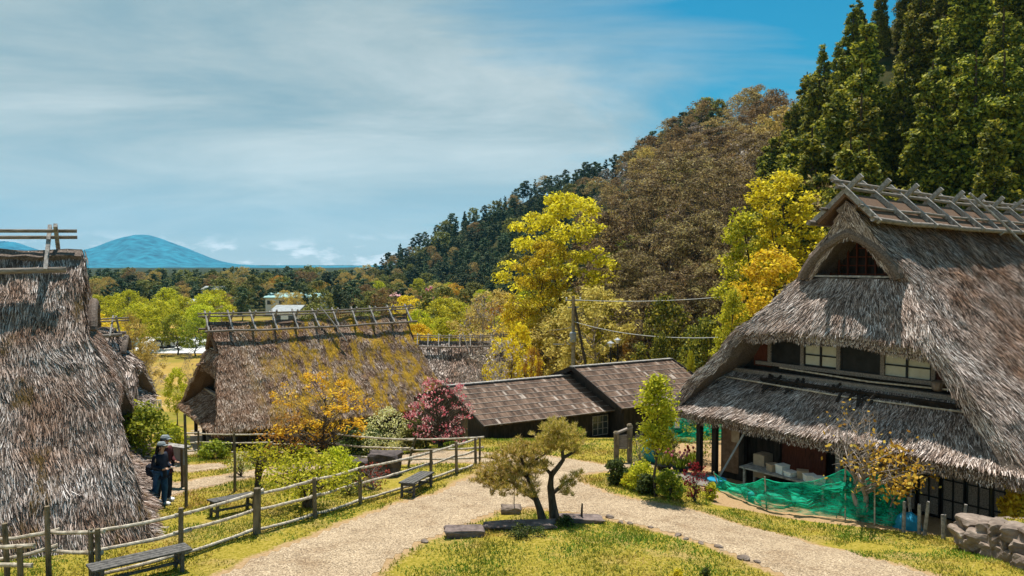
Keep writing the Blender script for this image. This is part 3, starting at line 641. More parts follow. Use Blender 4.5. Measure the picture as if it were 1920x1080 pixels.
def thatched_house(name, loc, rz, label, Wd, Lh, ze, zr, zl, zu, z2, pl, pu, pt, p2, n_straw, straw, arch, seed, open_both=False, blade=0.028, frame_n=8, front_w=None, th=0.34, win=True, cap_on=False, fsc=1.0, ro=0.45):
    root = empty(name, loc, rz, label, 'house'); rng = np.random.default_rng(seed); H = zr - ze
    def yw(z): t = min(1, max(0, (z - ze) / H)); return Wd / 2 * max(0, 1 - t) ** 1.04 * (1 + 0.02 * math.sin(t * 9)) + 0.02
    def pf(z):
        if z <= zl: return pl * ((z - ze) / (zl - ze) if z > ze else 0) ** 0.8
        if z <= zu: return pl + (pu - pl) * ((z - zl) / (zu - zl))
        return pu + (pt - pu) * ((z - zu) / (zr - zu))
    def disp(p, k=0.07):
        p = Vector(p); q = p + Vector((nz(p, 0.9, 1), nz(p, 0.9, 7), nz(p, 0.9, 13))) * k * 1.5 + Vector((nz(p, 2.7, 3), nz(p, 2.7, 9), nz(p, 2.7, 17))) * k * 0.7
        q.z -= 0.10 * math.sin(math.pi * min(1, max(0, p.x / Lh))) * (p.z - ze) / H      # the ridge sags a little
        return q
    mb = MB(); SV = []; SF = []; base = 0; grids = []; gab = {}
    NZ, NX = 26, 40
    for s in (-1, 1):
        P = []
        for i in range(NZ + 1):
            z = ze + H * i / NZ; row = []
            for j in range(NX + 1):
                xa, xb = pf(z), Lh - pf(z); row.append(disp((xa + (xb - xa) * j / NX, s * yw(z), z)))
            P.append(row)
        grids.append((P, 1.0, None)); shell(mb, P, th)
    for s in (-1, 1):
        for e_, P_ in ((0, grids[0 if s == -1 else 1][0]),):
            V_ = [[row[0] + Vector((-0.015, 0, 0)), row[0] + Vector((-0.015, -s * th * 0.79, -th * 0.61))] for row in P_]
            grids.append((V_, 1.5, lambda q: np.zeros(len(q), bool))); gab[id(V_)] = -1
    for end in (0, 1):
        fx = (lambda x: x) if end == 0 else (lambda x: Lh - x)
        # hood above the opening
        P = []
        for i in range(9):
            t = i / 8; z = zl + (zu - zl) * t; x = pl + (pu - pl) * t - 0.10 * math.sin(math.pi * t)
            P.append([disp((fx(x), -yw(z) + 2 * yw(z) * j / 20, z - 0.16 * (1 - t) * (abs(j / 10 - 1)) ** 2)) for j in range(21)])
        grids.append((P, 1.1, None)); shell(mb, P, th * 0.9)
        # lower skirt
        P = []
        for i in range(8):
            t = i / 7; z = ze + (z2 - ze) * t
            P.append([disp((fx(p2 * t ** 0.9 - 0.06 * math.sin(math.pi * t)), -yw(z) + 2 * yw(z) * j / 26, z)) for j in range(27)])
        grids.append((P, 1.1, None)); shell(mb, P, th)
        # gable top with the arch opening cut out
        aw, ah = arch
        def inarch(y, z): return abs(y) < aw * max(0, 1 - max(0, (z - zu) / ah) ** 1.4) ** (1 / 1.4) if z < zu + ah else False
        P = []
        for i in range(15):
            t = i / 14; z = zu + (zr - zu) * t; P.append([disp((fx(pf(z) - 0.05), -yw(z) + 2 * yw(z) * j / 20, z)) for j in range(21)])
        sk = (lambda q: np.array([inarch(b[1], b[2]) for b in q], bool))
        grids.append((P, 1.6, sk)); gab[id(P)] = -1 if end == 0 else 1
        vs = [p for r_ in P for p in r_]; fs = []
        for i in range(14):
            for j in range(20):
                c = (P[i][j] + P[i + 1][j + 1]) / 2
                if not inarch(c.y, c.z): a = i * 21 + j; fs.append((a, a + 1, a + 22, a + 21))
        mb.add(vs, fs)
        # the tunnel of the arch, thick thatch lip
        arcp = [(math.copysign(abs(math.cos(math.pi * k / 16)) ** (2 / 1.4), math.cos(math.pi * k / 16)) * aw, zu - 0.04 + ah * math.sin(math.pi * k / 16) ** (2 / 1.4)) for k in range(17)]
        T = []
        for q, xo in enumerate((-0.28, 0.0, 0.35, 0.8, 1.2)):
            T.append([disp((fx(pu + xo + (0.12 if q == 0 else 0)), y * (1.0 - 0.04 * q), z + (0.05 if q == 0 else 0)), 0.03) for y, z in arcp])
        vs = [p for r_ in T for p in r_]; mb.add(vs, [(i * 17 + j, i * 17 + j + 1, (i + 1) * 17 + j + 1, (i + 1) * 17 + j) for i in range(4) for j in range(16)])
        mb.tube([disp((fx(pu - 0.12), y * 1.03, z + 0.05), 0.03) for y, z in arcp], 0.07 + 0.06 * aw, 8)
        if end == 0:
            g_ = MB()
            for k in range(9):
                y = -aw * 0.8 + aw * 1.6 * k / 8; top = zu + ah * max(0.05, 1 - (abs(y) / aw) ** 1.4) ** (1 / 1.4) * 0.9
                g_.box((pu + 1.0, y, (zu + top) / 2), (0.05, 0.05, top - zu))
            for k in range(4):
                z = zu + 0.12 + k * ah * 0.2; g_.box((pu + 1.03, 0, z), (0.04, aw * 1.6 * (1 - k * 0.23), 0.04))
            g_.build('vent_lattice', M['redwood'], root, org=(0, 0, 0))
            MB().box((pu + 1.15, 0, zu + ah * 0.4), (0.04, aw * 1.1, ah * 0.8)).build('vent_backing', M['darkwood'], root, org=(0, 0, 0))
            MB().beam((pu + 0.05, -aw * 0.9, zu + 0.06), (pu + 0.05, aw * 0.9, zu + 0.06), 0.12, 0.06).build('vent_sill', M['greywood'], root, org=(0, 0, 0))
    shell_n = len(mb.v)
    tot = 0; areas = []
    for P, k, sk in grids:
        A = np.array([[tuple(p) for p in row] for row in P]); ar = np.linalg.norm(np.cross(A[1:, :-1] - A[:-1, :-1], A[:-1, 1:] - A[:-1, :-1]), axis=-1).sum(); areas.append(ar * k)
    off = shell_n
    for (P, k, sk), ar in zip(grids, areas):
        V, F = straw_on(rng, P, int(n_straw * ar / sum(areas)), 0.21, blade, skip=sk, outx=gab.get(id(P), 0)); SV.append(V); SF.append(F + off); off += len(V)
    # frayed fringe hanging at every lower edge
    for (P, k, sk) in grids:
        if sk: continue
        e = [P[0][j] for j in range(len(P[0]))]; c = int(n_straw * 0.02)
        jj = rng.integers(0, len(e) - 1, c); u = rng.random((c, 1)); E = np.array([tuple(p) for p in e])
        p = E[jj] * (1 - u) + E[jj + 1] * u; p[:, 2] -= rng.random(c) * th
        dn = unit(np.stack([rng.normal(size=c) * 0.3, rng.normal(size=c) * 0.3, -np.ones(c)], 1)); sd = unit(np.cross(dn, rng.normal(size=(c, 3))))
        ln = 0.03 + 0.06 * rng.random((c, 1)); w = blade
        V = np.stack([p - sd * w, p + sd * w, p + dn * ln + sd * w * .4, p + dn * ln - sd * w * .4], 1).reshape(-1, 3)
        SV.append(V); SF.append(np.arange(len(V)).reshape(-1, 4) + off); off += len(V)
    V = np.vstack([np.array(mb.v, float)] + SV); FS = [np.array(mb.q)] + SF; mi = np.concatenate([np.zeros(len(mb.q), int), np.ones(sum(len(f) for f in SF), int)])
    P5 = [f for f in mb.p]; mb_p = {}
    for f in P5: mb_p.setdefault(len(f), []).append(f)
    quads = np.vstack(FS)
    me = npmesh('roof', V, [quads] + [np.array(x) for x in mb_p.values()], [M['thatch_moss' if straw == 'straw_moss' else 'thatch'], M[straw]], np.concatenate([mi, np.zeros(len(P5), int)]))
    roof = link(bpy.data.objects.new('roof', me), root)
    # upper storey wall behind the opening
    f = front_w or 1.0
    yt, yb = yw(zl + 0.3) * 0.93, yw(z2) * 0.93
    for end in (0, 1):
        xw = p2 + 0.35 if end == 0 else Lh - p2 - 0.35
        v = MB(); v.add([(xw, -yb, z2 - 0.3), (xw, yb, z2 - 0.3), (xw, yt, zl + 0.35), (xw, -yt, zl + 0.35), (xw + 0.1, -yb, z2 - 0.3), (xw + 0.1, yb, z2 - 0.3), (xw + 0.1, yt, zl + 0.35), (xw + 0.1, -yt, zl + 0.35)],
              [(0, 1, 2, 3), (7, 6, 5, 4), (0, 4, 5, 1), (1, 5, 6, 2), (2, 6, 7, 3), (3, 7, 4, 0)])
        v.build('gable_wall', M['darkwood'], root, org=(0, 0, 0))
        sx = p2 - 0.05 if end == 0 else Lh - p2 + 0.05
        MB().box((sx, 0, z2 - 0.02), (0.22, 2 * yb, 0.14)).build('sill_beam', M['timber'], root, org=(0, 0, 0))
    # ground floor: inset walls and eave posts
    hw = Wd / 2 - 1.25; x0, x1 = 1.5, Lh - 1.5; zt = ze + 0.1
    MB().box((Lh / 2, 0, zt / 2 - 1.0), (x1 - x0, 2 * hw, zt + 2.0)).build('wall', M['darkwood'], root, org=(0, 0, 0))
    MB().box((Lh / 2, 0, ze + 0.02), (Lh - 0.9, Wd - 0.9, 0.12)).build('eave_soffit', M['thatch_under'], root, org=(0, 0, 0))
    # ridge frame
    r0, r1 = pt - ro, Lh - pt + ro
    def sag(x): return -0.10 * math.sin(math.pi * min(1, max(0, x / Lh)))
    cap = MB()
    for s in (-1, 1):
        P = []
        for i in range(4):
            t = i / 3; P.append([Vector((pt - 0.1 + (Lh - 2 * pt + 0.2) * j / 24, s * (0.95 - 0.9 * t), zr - 0.62 + 0.85 * t + sag(Lh * j / 24))) for j in range(25)])
        shell(cap, P, 0.1)
    if cap_on: cap.build('ridge_cap', M['thatch_under'], root, org=(0, 0, 0))
    for s in (-1, 1):
        for (yy, z_, r_) in ((1.02, -0.62, 0.075),) if not cap_on else ((1.02, -0.62, 0.085), (0.62, -0.2, 0.05)):
            pts = [(x, s * yy * fsc, zr + z_ * fsc + sag(x) + 0.03 * math.sin(x * 1.3 + s)) for x in np.linspace(r0, r1, 9)]
            MB().tube(pts, r_, 7).build('ridge_rail', M['timber'], root, org=(0, 0, 0), smooth=True)
    for dy, dz in ((0.0, 0.42), (0.13, 0.62)):
        pts = [(x, dy * fsc, zr + dz * fsc + sag(x)) for x in np.linspace(r0 - 0.2, r1 + 0.2, 9)]
        MB().tube(pts, 0.06 * fsc, 7).build('ridge_rail', M['timber'], root, org=(0, 0, 0), smooth=True)
    bm_ = [MB().beam((0, s * 1.12 * fsc, -0.66 * fsc), (0, -s * 0.42 * fsc, 0.80 * fsc), 0.15 * fsc, 0.11 * fsc, up=(1, 0, 0)).mesh('ridge_beam', M['greywood']) for s in (-1, 1)]
    for k in range(frame_n):
        x = r0 + 0.35 + (r1 - r0 - 0.7) * k / (frame_n - 1)
        for q, s in enumerate((-1, 1)):
            o = link(bpy.data.objects.new('ridge_beam', bm_[q]), root); o.location = (x + 0.09 * s, 0, zr + sag(x)); o.rotation_euler = (R(random.Random(seed + k * 2 + q).uniform(-4, 4)), 0, R(random.Random(seed + k).uniform(-3, 3)))
    MB().tube([(Lh * 0.52, -0.1, zr + 0.75), (Lh * 0.56, -0.9, zr - 0.35), (Lh * 0.60, -1.75, zr - 1.6)], 0.05, 6).build('ladder_pole', M['greywood'], root, org=(0, 0, 0))
    return root

# the big house on the right: front eave runs from (5.5, 26) to (12.1, 17.5)
u = Vector((0.613, -0.79)); v = Vector((0.79, 0.613)); Wd = 10.9; BASE = -7.2
fm = Vector((5.45, 26.05)) + u * Wd / 2
HR = dict(Wd=Wd, Lh=21, ze=2.2, zr=9.15, zl=5.15, zu=6.75, z2=3.5, pl=1.0, pu=2.25, pt=2.0, p2=2.0)
big = thatched_house('thatched_farmhouse', (fm.x, fm.y, BASE), math.atan2(v.y, v.x), 'large grey thatched farmhouse with paper windows, green net in front', n_straw=330000, blade=0.0095, straw='straw', th=0.42, arch=(1.5, 1.4), seed=5, frame_n=10, cap_on=True, **HR)
def loc_big(x, y, z): return Vector((fm.x + v.x * x - u.x * y * 1.0, fm.y + v.y * x - u.y * y * 1.0, BASE + z))
# local +y of the house points to the left end (-u)
def bigpart(mb, name, mat, parent=None, smooth=False): return mb.build(name, M[mat], parent or big, org=(0, 0, 0), smooth=smooth)
xw = 2.0 + 0.35
for (yc, wd_, zc, hh_) in ((0.95, 1.15, 4.4, 1.05), (-1.75, 1.35, 4.35, 1.05)):      # paper windows
    fr = MB()
    for dy in (-wd_ / 2, 0, wd_ / 2): fr.box((xw - 0.06, yc + dy, zc), (0.06, 0.06, hh_ + 0.06))
    for k in range(4): fr.box((xw - 0.063, yc, zc - hh_ / 2 + hh_ * k / 3), (0.05, wd_ + 0.06, 0.045))
    w_ = bigpart(fr, 'window', 'black')
    MB().box((xw - 0.035, yc, zc), (0.02, wd_, hh_)).build('pane', M['paper'], w_, org=(0, 0, 0))
for (yc, wd_) in ((2.15, 1.2), (-0.35, 1.35)):                                          # openings beside them: solid panels with the interior darkness painted on in black
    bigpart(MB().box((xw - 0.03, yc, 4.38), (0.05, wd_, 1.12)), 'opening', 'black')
for yc in (2.8, 0.34, -2.5, 1.58, -1.05): bigpart(MB().box((xw - 0.08, yc, 4.4), (0.1, 0.12, 1.4)), 'window_post', 'timber')
for yc, w__ in ((3.1, 0.7), (-2.85, 0.75)): bigpart(MB().box((xw - 0.03, yc, 4.3), (0.04, w__, 1.3)), 'plank_panel', 'redwood')
bigpart(MB().box((xw - 0.12, -0.2, 3.78), (0.12, 7.0, 0.12)), 'window_ledge', 'timber')
bigpart(MB().box((1.62, -0.6, 3.25), (0.06, 6.6, 0.3), Matrix.Rotation(R(-30), 3, 'Y')), 'splash_board', 'darkwood')
for zz_, yy0, yy1, x_ in ((3.15, 3.9, -4.6, 1.38), (3.62, 2.2, -3.8, 1.9)):
    bigpart(MB().tube([(x_, yy0, zz_ + 0.12), (x_ + 0.02, (yy0 + yy1) / 2, zz_ + 0.02), (x_, yy1, zz_ + 0.1)], 0.028, 6), 'pole_rail', 'bamboo')
rr = random.Random(4)
for k in range(26):
    yk = rr.choice([rr.uniform(1.2, 2.6), rr.uniform(-1.2, 0.4)]); t = rr.uniform(0.62, 0.86); zk = 2.2 + 1.3 * t; xk = 2.0 * t
    bigpart(MB().box((xk, yk, zk + 0.09), (rr.uniform(0.3, 0.5), 0.08, 0.03), Matrix.Rotation(R(-33), 3, 'Y') @ Matrix.Rotation(rr.uniform(-0.5, 0.5), 3, 'Z')), 'bark_slat', 'darkwood')
bigpart(MB().lathe((1.95, -2.75, 3.62), [(0.1, 0), (0.16, 0.05), (0.17, 0.26), (0.12, 0.3)], 10), 'clay_jar', 'stone')
bigpart(MB().box((xw - 0.1, -2.75, 4.85), (0.05, 0.3, 0.16)), 'wall_tag', 'white')
# posts and lower walls
for y_ in (4.55, 3.9):
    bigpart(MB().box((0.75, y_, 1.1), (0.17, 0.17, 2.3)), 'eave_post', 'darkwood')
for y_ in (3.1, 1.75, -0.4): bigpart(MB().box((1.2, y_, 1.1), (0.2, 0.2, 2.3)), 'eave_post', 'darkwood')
bigpart(MB().box((1.42, 3.62, 0.9), (0.08, 0.9, 1.9)), 'plaster_panel', 'plaster')
bigpart(MB().box((0.9, -0.45, 1.05), (0.14, 0.16, 2.2)), 'door_post', 'greywood')
bigpart(MB().box((1.25, 1.0, 1.0), (0.05, 1.7, 1.2)), 'reddish_board', 'redwood')
for k in range(6):
    y_ = -1.55 - k * 0.62
    w_ = MB()
    for dy in (-0.27, 0, 0.27): w_.box((1.40, y_ + dy, 1.05), (0.05, 0.035, 1.7))
    for zk in (0.25, 0.75, 1.3, 1.85): w_.box((1.395, y_, zk), (0.04, 0.58, 0.035))
    p_ = bigpart(w_, 'sliding_door', 'black'); MB().box((1.43, y_, 1.05), (0.03, 0.56, 1.65)).build('pane', M['timber'], p_, org=(0, 0, 0))
bigpart(MB().box((0.35, 0, 2.16), (0.14, Wd - 0.5, 0.12)), 'eave_beam', 'timber')

# the near house on the left: only its long slope and its right hand end show
ang = math.atan2(PIT_V.y, PIT_V.x); WL = 9.2; m_ = PIT_O + PIT_E * WL / 2 + Vector((0.05, 0))
left = thatched_house('thatched_farmhouse', (m_.x, m_.y, -8.1), ang, 'shaggy thatched roof close on the left edge, behind the bamboo fence', Wd=WL, Lh=16, ze=2.1, zr=8.5, zl=4.9, zu=6.4, z2=3.3, pl=0.75, pu=1.4, pt=1.55, p2=1.9, n_straw=330000, straw='straw_old', arch=(0.8, 0.7), seed=9, frame_n=5, blade=0.0085, fsc=0.8, ro=-0.3)
# the mossy house in the middle
C0 = Vector((-17.0, 42.0)); e = Vector((-0.569, 0.822)); vL = Vector((0.822, 0.569)); m_ = C0 + e * 5.1
mid = thatched_house('thatched_farmhouse', (m_.x, m_.y, -11.0), math.atan2(vL.y, vL.x), 'mossy thatched farmhouse in the middle, its roof streaked yellow, behind the amber maple', Wd=10.4, Lh=15.6, ze=1.4, zr=7.35, zl=4.5, zu=5.5, z2=2.55, pl=0.75, pu=1.15, pt=0.9, p2=1.5, n_straw=160000, straw='straw_moss', arch=(1.2, 1.0), seed=21, frame_n=11, blade=0.019, win=False, fsc=0.85)
for k in range(7):
    y_ = -3.72; x_ = 2.2 + k * 1.75
    MB().box((x_ + 0.85, -3.9, 0.55), (1.62, 0.08, 1.3)).build('wall_panel', M['redwall' if k in (0, 1, 2, 3) else 'black'], mid, org=(0, 0, 0))
    MB().box((x_, -4.2, 0.55), (0.16, 0.16, 1.7)).build('eave_post', M['darkwood'], mid, org=(0, 0, 0))
for y_ in (-3.4, -1.2, 1.4, 3.8): MB().box((0.8, y_, 0.4), (0.2, 0.2, 1.9)).build('eave_post', M['darkwood'], mid, org=(0, 0, 0))
# the one whose ridge shows beyond it
pA = at(786, 632, 70)
far_h = thatched_house('thatched_farmhouse', (pA.x - 0.9, pA.y + 1.0, -12.9), R(4), 'distant thatched farmhouse beyond the mossy one, half hidden by bare trees', Wd=7.5, Lh=9.5, ze=1.0, zr=5.55, zl=3.0, zu=4.1, z2=2.0, pl=0.4, pu=0.9, pt=0.8, p2=1.3, n_straw=16000, straw='straw', arch=(0.9, 0.8), seed=33, frame_n=9, blade=0.05, win=False, fsc=0.8)
# the one just behind the near left roof
pB = at(236, 775, 30)
back_h = thatched_house('thatched_farmhouse', (pB.x + 0.1, pB.y + 1.6, -8.2), R(180 + 20), 'small thatched house peeping out behind the near left roof', Wd=6.2, Lh=10, ze=2.1, zr=5.6, zl=3.9, zu=4.5, z2=2.9, pl=0.3, pu=0.9, pt=1.3, p2=0.9, n_straw=22000, straw='straw', arch=(0.8, 0.6), seed=41, frame_n=6, blade=0.026, win=False, fsc=0.55)

# ------------------------------------------------------------------ shingled sheds
def shed(name, label, R0, dirv, length, half, zr, ze, zg, rows, overhang=0.25):
    """gable roof of board courses; R0 = ridge start, dirv along the ridge; -n is the side towards the camera"""
    root = empty(name, (R0.x, R0.y, zg), 0, label, 'shed'); d = Vector((dirv[0], dirv[1], 0)).normalized(); n = Vector((d.y, -d.x, 0)); rr = random.Random(len(label))
    P0 = Vector((R0.x, R0.y, zr)); drop = zr - ze
    for s in (1, -1):
        rf = MB(); sl = (n * s * half + Vector((0, 0, -drop))); L = sl.length; sd = sl.normalized(); up = d.cross(sd); up = up if up.z > 0 else -up
        nb = int(length / 0.13)
        for i in range(rows):
            a = L * i / rows - 0.05; b = L * (i + 1) / rows + 0.03
            for k in range(nb):
                x0 = length * k / nb; w = length / nb - 0.006; j = rr.uniform(-0.02, 0.02)
                c = P0 + d * (x0 + w / 2) + sd * ((a + b) / 2 + j) + up * (0.05 + 0.012 * rr.random())
                bx = Matrix((d, sd, up)).transposed() @ Matrix.Rotation(R(2.6), 3, 'X').inverted()
                rf.box(c, (w, b - a, 0.022), bx)
        rf.build('roof', M['shingle'], root)
        # battens that hold the courses down
        for i in range(1, rows + 1):
            q = P0 + sd * (L * i / rows) + up * 0.085
            MB().beam(q - d * 0.05, q + d * (length + 0.05), 0.04, 0.03, up=up).build('batten', M['timber'], root)
    MB().beam(P0 - d * 0.1 + Vector((0, 0, 0.1)), P0 + d * (length + 0.1) + Vector((0, 0, 0.1)), 0.3, 0.06).build('ridge_board', M['greywood'], root)
    for t in (-0.06, length + 0.06):
        for s in (1, -1):
            a = P0 + d * t + Vector((0, 0, 0.03)); b = a + n * s * (half + 0.12) + Vector((0, 0, -drop - 0.06))
            MB().beam(a, b, 0.05, 0.24).build('barge_board', M['darkwood'], root)
    w = MB(); hw = half - overhang; A = P0 + d * 0.35; B = P0 + d * (length - 0.35); zz = zr - drop * hw / half - 0.05
    vs = []
    for q in (A, B):
        for y_, z_ in ((-hw, zg - 0.6), (hw, zg - 0.6), (hw, zz), (0, zr - 0.06), (-hw, zz)): vs.append(Vector((q.x, q.y, 0)) + n * y_ + Vector((0, 0, z_)))
    w.add(vs, [(0, 1, 2, 3, 4), (9, 8, 7, 6, 5), (0, 5, 6, 1), (1, 6, 7, 2), (3, 8, 9, 4), (4, 9, 5, 0), (2, 7, 8, 3)]); w.build('wall', M['darkwood'], root)
    return root, P0, d, n
ds = Vector((0.872, 0.49))
shedA, PA, dA, nA = shed('shingled_shed', 'long low shed with mossy board roof, left of the taller gabled one', Vector((-3.2, 36.17)), ds, 7.35, 4.0, -6.07, -7.27, -8.9, 8)
shedB, PB, dB, nB = shed('shingled_shed', 'taller shed with gabled board roof standing behind the long low shed', Vector((3.2, 38.8)), ds, 6.7, 4.15, -5.50, -6.98, -9.3, 8)
wn = PA + dA * 6.05 + nA * 3.80
fr = MB()
for k in range(4): fr.beam(wn + dA * k * 0.3 + Vector((0, 0, -2.3)), wn + dA * k * 0.3 + Vector((0, 0, -1.35)), 0.035, 0.035)
for k in range(4): fr.beam(wn + Vector((0, 0, -2.3 + k * 0.31)) + nA * 0.01, wn + dA * 0.9 + Vector((0, 0, -2.3 + k * 0.31)) + nA * 0.01, 0.03, 0.03)
w_ = fr.build('window', M['greywood'], shedA)
q = wn - nA * 0.02 + dA * 0.45 + Vector((0, 0, -1.83)); MB().box(q, (0.9, 0.02, 0.95), Matrix.Rotation(math.atan2(dA.y, dA.x), 3, 'Z')).build('pane', M['glass'], w_)

# ------------------------------------------------------------------ bamboo fences, benches, posts
def wob_pts(a, b, rr, k=0.03, n=6):
    a, b = Vector(a), Vector(b)
    return [a.lerp(b, i / (n - 1)) + (Vector((rr.uniform(-k, k), rr.uniform(-k, k), rr.uniform(-k, k))) if 0 < i < n - 1 else Vector()) for i in range(n)]
def pole_mesh(length, r, seed, nodes=True):
    rr = random.Random(seed); pts = []; rad = []
    n = max(4, int(length / 0.28))
    for i in range(n):
        t = i / (n - 1); y = rr.uniform(-1, 1) * 0.018; z = rr.uniform(-1, 1) * 0.018
        for dx, k in ((-0.012, 1.0), (0, 1.22 if nodes else 1.0), (0.012, 1.0)): pts.append((t * length + dx, y, z)); rad.append(r * k * (1 - 0.2 * t))
    return MB().tube(pts, rad, 8)
def fence(label, posts, heights, ptop, rails, seed, pr=0.05, rr_=0.04, lap=0.18, lean=None, group=None):
    rr = random.Random(seed); P = [Vector(p) for p in posts]
    root = empty('bamboo_fence', P[0], 0, label, 'fence')
    for i, p in enumerate(P):
        h = ptop[i] if isinstance(ptop, (list, tuple)) else ptop
        l_ = Vector((rr.uniform(-.03, .03), rr.uniform(-.03, .03), 0)) + (Vector(lean.get(i, (0, 0, 0))) if lean else Vector())
        r_ = pr * (1.7 if i in rails.get('thick', ()) else 1)
        MB().tube([p - Vector((0, 0, 0.3)), p + Vector((0, 0, h * 0.5)) + l_ * 0.5, p + Vector((0, 0, h)) + l_], [r_ * 1.1, r_, r_ * 0.95], 8).build('post', M['post'], root, smooth=False)
    for h in heights:
        for i in range(len(P) - 1):
            a, b = P[i] + Vector((0, 0, h + rr.uniform(-.03, .03))), P[i + 1] + Vector((0, 0, h + rr.uniform(-.03, .03))); d = (b - a).normalized()
            off = d.cross(Vector((0, 0, 1))).normalized() * (pr + rr_ * 0.8)
            a = a - d * lap * rr.uniform(0.6, 1.5) + off + Vector((0, 0, rr.uniform(0, .03))); b = b + d * lap * rr.uniform(.2, 1.2) + off
            L = (b - a).length; n = max(4, int(L / 0.3)); pts = []; rad = []
            for k in range(n + 1):
                t = k / n; q = a.lerp(b, t) + Vector((0, 0, -0.03 * math.sin(math.pi * t) + rr.uniform(-.008, .008)))
                for dx, m in ((-0.012, 1.0), (0, 1.25), (0.012, 1.0)): pts.append(q + d * dx); rad.append(rr_ * m * (1 - 0.2 * t))
            MB().tube(pts, rad, 8).build('rail', M['bamboo'], root, smooth=False)
    return root
fpx = [(892, 876), (856, 888), (808, 905), (676, 945), (591, 972), (481, 1003), (339, 1050), (185, 1090)]
fp = [gnd(*p) for p in fpx]; lastp = fp[-1]
pl_ = gnd(92, 1085)
fence('long bamboo rail fence running down beside the gravel path behind the benches', fp, (0.92, 0.55, 0.10), [1.02, 1.05, 1.05, 0.98, 1.02, 1.08, 1.08, 1.02], {'thick': (5,)}, 3)
fence('short bamboo fence piece turning left in front of the near thatched roof', [lastp + Vector((-.12, -.02, 0)), pl_, pl_ + Vector((-0.55, -0.35, 0))], (0.9, 0.52), [1.0, 1.4, 1.2], {}, 8)
pz = gnd(40, 1130); fence('lowest bamboo fence in the bottom left corner', [pz, pz + Vector((-1.4, 0.15, 0)), pz + Vector((-2.9, 0.3, 0))], (0.95, 0.66, 0.36, 0.12), 1.0, {}, 9)
f2 = [gnd(893, 875), gnd(762, 876), gnd(627, 864), gnd(505, 862), gnd(372, 858), gnd(283, 860)]
fence('far bamboo rail fence between the lower path and the mossy house', [f2[0] + Vector((0.12, 0.1, 0))] + f2[1:], (0.98, 0.62, 0.26), [1.0, 1.12, 1.15, 1.1, 1.1, 1.0], {}, 12, pr=0.04, rr_=0.035, lean={1: (0.35, 0, 0)})
for px, pb, pt_, lab in ((349, 952, 776, 'tall thin garden stake beside the two visitors'), (440, 922, 812, 'thin garden stake next to the pale yellow azalea')):
    b = gnd(px, pb); h = ray(px, pt_)[1] * b.y - b.z
    single('garden_stake', MB().tube([b - Vector((0, 0, .2)), b + Vector((0.02, 0, h * .5)), b + Vector((0, 0, h))], [0.045, 0.04, 0.035], 7), M['post'], b, lab, 'stake')

def bench(label, A, B, width=0.4, seat_h=0.42, brace=True):
    """A, B: the ends of the seat's middle line on the ground"""
    A, B = Vector(A), Vector(B); c = (A + B) / 2; root = empty('bench', c, 0, label, 'bench'); d = (B - A); L = d.length; d.normalize(); s = d.cross(Vector((0, 0, 1))).normalized()
    up = s.cross(d)
    for k in range(4):
        o = s * ((k - 1.5) * width / 4); a = A + o + up * seat_h; b = B + o + up * seat_h
        MB().beam(a, b, width / 4 - 0.014, 0.035, up=up).build('seat_slat', M['benchwood'], root)
    for t in (0.1, 0.9):
        for k in (-1, 1):
            q = A.lerp(B, t) + s * k * width * 0.4
            MB().beam((q.x, q.y, g(q.x, q.y) - 0.05), q + up * (seat_h - 0.02), 0.06, 0.06, up=d).build('leg', M['benchwood'], root)
        q = A.lerp(B, t) + up * (seat_h - 0.07); MB().beam(q - s * width * .45, q + s * width * .45, 0.05, 0.07).build('crossbar', M['benchwood'], root)
        q = A.lerp(B, t) + up * 0.15; MB().beam(q - s * width * .4, q + s * width * .4, 0.035, 0.05).build('crossbar', M['benchwood'], root)
    if brace: MB().beam(A.lerp(B, 0.1) + up * 0.15, A.lerp(B, 0.9) + up * 0.15, 0.035, 0.05).build('stretcher', M['benchwood'], root)
    return root
a1, b1 = Vector((-7.75, 13.35, 0)), Vector((-6.45, 14.55, 0))
for q in (a1, b1): q.z = g(q.x, q.y)
bench('slatted grey bench nearest the camera, by the corner of the bamboo fence', a1, b1, 0.46)
bench('low bench on the grass behind the fence, near the tall stake', gnd(392, 972), gnd(470, 955) + Vector((0.1, 0, 0)), 0.36)
bench('dark little bench at the path edge in front of the boulders', gnd(760, 935), gnd(797, 913) + Vector((.05, 0.1, 0)), 0.45)

b = gnd(1168, 866); root = empty('sign_board', b, 0, 'brown wooden sign with two stout posts beside the shed', 'sign')
for dx, h in ((-0.24, 1.05), (0.24, 1.32)):
    MB().box((b.x + dx, b.y, b.z + h / 2 - .1), (0.17, 0.17, h + .2)).build('post', M['post'], root); MB().box((b.x + dx, b.y, b.z + h + 0.03), (0.2, 0.2, 0.06), taper=0.6).build('post_cap', M['post'], root)
MB().box((b.x, b.y + 0.02, b.z + 0.72), (0.40, 0.07, 0.5)).build('board', M['timber'], root)
MB().beam((b.x - .28, b.y, b.z + 1.02), (b.x + .34, b.y, b.z + 1.28), 0.2, 0.06).build('sign_roof', M['timber'], root)
b = at(871, 828, 31); zb = g(b.x, b.y)
single('wooden_post', MB().tube([(b.x, b.y, zb - .2), (b.x, b.y, zb + .6), (b.x, b.y, -(783 - 495) / FPX * 31 - 0.06), (b.x, b.y, -(783 - 495) / FPX * 31)], [0.15, 0.145, 0.14, 0.09], 10), M['post'], Vector((b.x, b.y, zb)), 'thick mossy wooden post between the pink blossom and the long shed', 'post')

